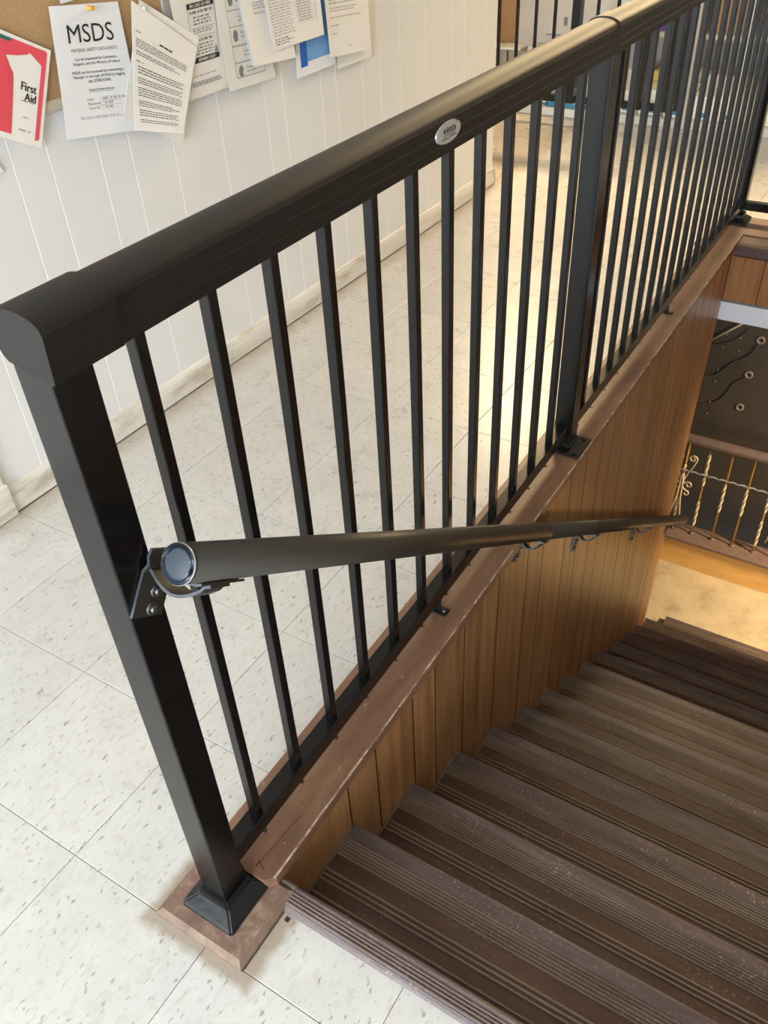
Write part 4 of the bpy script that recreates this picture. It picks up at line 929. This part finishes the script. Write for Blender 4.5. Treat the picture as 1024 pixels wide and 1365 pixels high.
p.lines(0.08, 0.30, 0.88, 0.44, 4, m_inkpale, 0.4, 0.95, 0.4); p.lines(0.08, 0.46, 0.72, 0.52, 2, m_inkpale, 0.4, 0.95); p.lines(0.08, 0.56, 0.88, 0.58, 1, m_inkpale, 0.7); p.lines(0.08, 0.65, 0.32, 0.67, 1, m_inkgrey, 0.5); p.lines(0.06, 0.74, 0.22, 0.755, 1, m_inkgrey, 0.5); p.lines(0.45, 0.90, 0.55, 0.92, 1, m_inkpale, 0.6); p.done()
bm = BM(); tube(bm, [(WX + 0.022, 1.330, 1.058), (WX + 0.028, 1.330, 1.058), (WX + 0.030, 1.330, 1.058)], 0.005, 12, 0, True, [0.005, 0.0045, 0.002]); tag(mesh_obj('push_pin', bm, plain('pin_clear', (0.55, 0.56, 0.5), 0.2)), 'clear push pin at the top of the slanting typed letter', 'pin')

# ------------------------------------------------------------------ shop shelving and stock beyond the rails
gon = empty('shop_shelf', (-0.6, 4.9, 0)); tag(gon, 'long low shop shelf unit with pale kick plate behind the railings', 'shelf')
bm = BM(); box(bm, -1.72, 1.8, 4.675, 5.35, 0.0, 0.045, 0, 0.003); mesh_obj('base_deck', bm, m_gondw, gon)
bm = BM(); box(bm, -1.72, 1.8, 5.30, 5.34, 0.045, 1.9); mesh_obj('back_panel', bm, m_gond, gon)
bm = BM(); box(bm, -1.40, 1.8, 4.93, 5.30, 0.400, 0.425); mesh_obj('shelf_board', bm, m_gondw, gon)
bm = BM(); box(bm, -1.40, 1.8, 5.02, 5.30, 0.86, 0.885); mesh_obj('shelf_board', bm, m_gondw, gon)
for x in (-0.632, -0.368, 0.25, 0.87):
    bm = BM(); box(bm, x - 0.016, x + 0.016, 4.665, 4.69, 0.02, 1.9, 0, 0.002); mesh_obj('upright', bm, m_gondw, gon)
def prod(name, q, mat, label, cat, group=None, mats=None, extra=None):
    bm = BM(); box(bm, *q, 0, 0.003)
    o = mesh_obj(name, bm, mat); tag(o, label, cat, group)
    if extra:
        bm = BM(); extra(bm); mesh_obj('printed_band', bm, mats or m_cyan, o)
    return o
def band(q): return lambda bm: box(bm, *q)
# packs on the base deck
prod('flat_pack', (-1.70, -1.45, 4.70, 4.96, 0.046, 0.085), m_cream, 'cream flat pack with a cyan stripe at the shelf end nearest the white wall', 'package', extra=band((-1.701, -1.449, 4.698, 4.71, 0.05, 0.066)))
prod('flat_pack', (-1.44, -1.34, 4.70, 4.9, 0.046, 0.105), m_cyan, 'bright cyan box standing on the shelf deck between cream packs', 'package')
prod('flat_pack', (-1.33, -1.05, 4.70, 5.05, 0.046, 0.155), m_cream, 'cream flat pack with a broad cyan edge on the shelf deck, behind the middle post', 'package', extra=band((-1.331, -1.049, 4.698, 4.71, 0.047, 0.07)))
ORD = ['first', 'second', 'third', 'fourth', 'fifth', 'sixth', 'seventh', 'eighth']
xx = -1.04; cols = [m_cream, m_yellow, m_cream, m_paperw, m_cream, m_yellow, m_cream, m_cream]
for k in range(8):
    w = 0.145; 
    prod('low_carton', (xx, xx + w - 0.01, 4.72, 5.12, 0.046, 0.165 + 0.012 * (k % 3)), m_cream, 'low carton with a blue front label on the shelf deck, %s from the middle post' % ORD[k], 'carton', 'low cream cartons on the shelf deck', extra=band((xx + 0.05, xx + 0.09, 4.7175, 4.722, 0.060, 0.082)))
    prod('small_pack', (xx + 0.005, xx + w - 0.02, 4.90, 5.08, 0.168 + 0.012 * (k % 3), 0.235), (m_cart, m_yellow, m_cream, m_cart)[k % 4], 'small pack on top of the %s low carton from the middle post' % ORD[k], 'package', 'small packs on the low cartons')
    xx += w
# goods on the upper board
prod('white_carton', (-1.38, -1.16, 4.96, 5.28, 0.426, 0.84), m_cart, 'tall white carton on the shelf board just beyond the middle post', 'carton')
prod('white_carton', (-1.15, -0.93, 4.96, 5.28, 0.426, 0.78), m_gondw, 'pale carton on the shelf board between the far railing posts', 'carton')
prod('purple_pack', (-0.92, -0.84, 4.96, 5.20, 0.426, 0.70), m_purple, 'upright purple pack on the shelf board', 'package')
prod('cardboard_box', (-0.60, -0.42, 4.96, 5.26, 0.426, 0.83), m_card, 'brown cardboard box on the shelf board between two white uprights', 'box')
prod('white_carton', (-0.82, -0.66, 4.96, 5.26, 0.426, 0.84), m_cart, 'white carton wedged beside the purple pack', 'carton')
prod('cardboard_box', (-0.33, -0.22, 4.96, 5.26, 0.426, 0.84), m_card, 'narrow brown cardboard box on the shelf board at the far end', 'box')
prod('yellow_carton', (0.12, 0.5, 4.72, 5.1, 0.046, 0.24), m_yellow, 'yellow carton on the deck at the far end of the shelf', 'carton')
prod('white_carton', (-0.20, 0.30, 4.96, 5.26, 0.426, 0.80), m_cart, 'long white carton beside the narrow cardboard box on the shelf board', 'carton')
# stock left of the shelf unit, behind the far railing
for k in range(3):
    x0 = -2.34 + 0.167 * k
    bm = BM(); box(bm, x0, x0 + 0.162, 4.98, 5.50, 0.0, 0.27, 0, 0.003); o = tag(mesh_obj('grey_carton', bm, m_greyc), ('low grey-beige carton nearest the white wall end', 'low grey-beige carton in the middle under the cardboard box', 'low grey-beige carton next to the long grey carton')[k], 'carton', 'low grey cartons')
    bm = BM(); box(bm, x0 + 0.06, x0 + 0.075, 4.9775, 4.981, 0.05, 0.085); box(bm, x0 + 0.06, x0 + 0.075, 4.9775, 4.981, 0.17, 0.20); mesh_obj('slot', bm, m_seam, o)
for k, (x0, x1, y0, y1) in enumerate(((-2.32, -2.10, 5.0, 5.14), (-2.09, -1.93, 5.02, 5.12), (-1.92, -1.76, 4.99, 5.13))):
    bm = BM(); box(bm, x0, x1, y0, y1, 0.271, 0.283); tag(mesh_obj('leaflet_stack', bm, m_cream), ('pale leaflet pile on the grey cartons beside the slate blue box', 'small pale leaflet pile on the grey cartons before the cardboard box', 'pale leaflet pile on the grey cartons at the white carton side')[k], 'leaflets')
prod('slate_blue_box', (-2.45, -2.165, 5.18, 5.45, 0.271, 0.95), m_slate, 'slate blue box half hidden by the end of the white wall', 'box')
prod('cardboard_box', (-2.155, -1.85, 5.16, 5.50, 0.271, 1.0), m_card, 'tall brown cardboard box standing on the grey cartons beyond the wall end', 'box')
def cart_marks(bm):
    for x in (-1.53, -1.47): box(bm, x, x + 0.022, 5.0975, 5.101, 0.40, 0.445)
    box(bm, -1.64, -1.44, 5.0975, 5.101, 0.345, 0.352)
prod('white_carton', (-1.835, -1.72, 5.10, 5.29, 0.271, 1.05), m_cart, 'narrow white carton between the cardboard box and the printed white carton', 'carton')
prod('white_carton', (-1.71, -1.41, 5.10, 5.29, 0.300, 1.05), m_cart, 'large white carton with small printed marks at its foot', 'carton', mats=m_inkgrey, extra=cart_marks)
prod('grey_carton', (-1.835, -1.41, 4.98, 5.29, 0.046, 0.270), m_greyc, 'long grey carton under the printed white carton', 'carton')
bm = BM(); box(bm, -1.71, -1.41, 4.99, 5.28, 0.271, 0.2995); tag(mesh_obj('pallet_board', bm, m_gondw), 'thin pale board between the grey carton and the printed white carton', 'board')
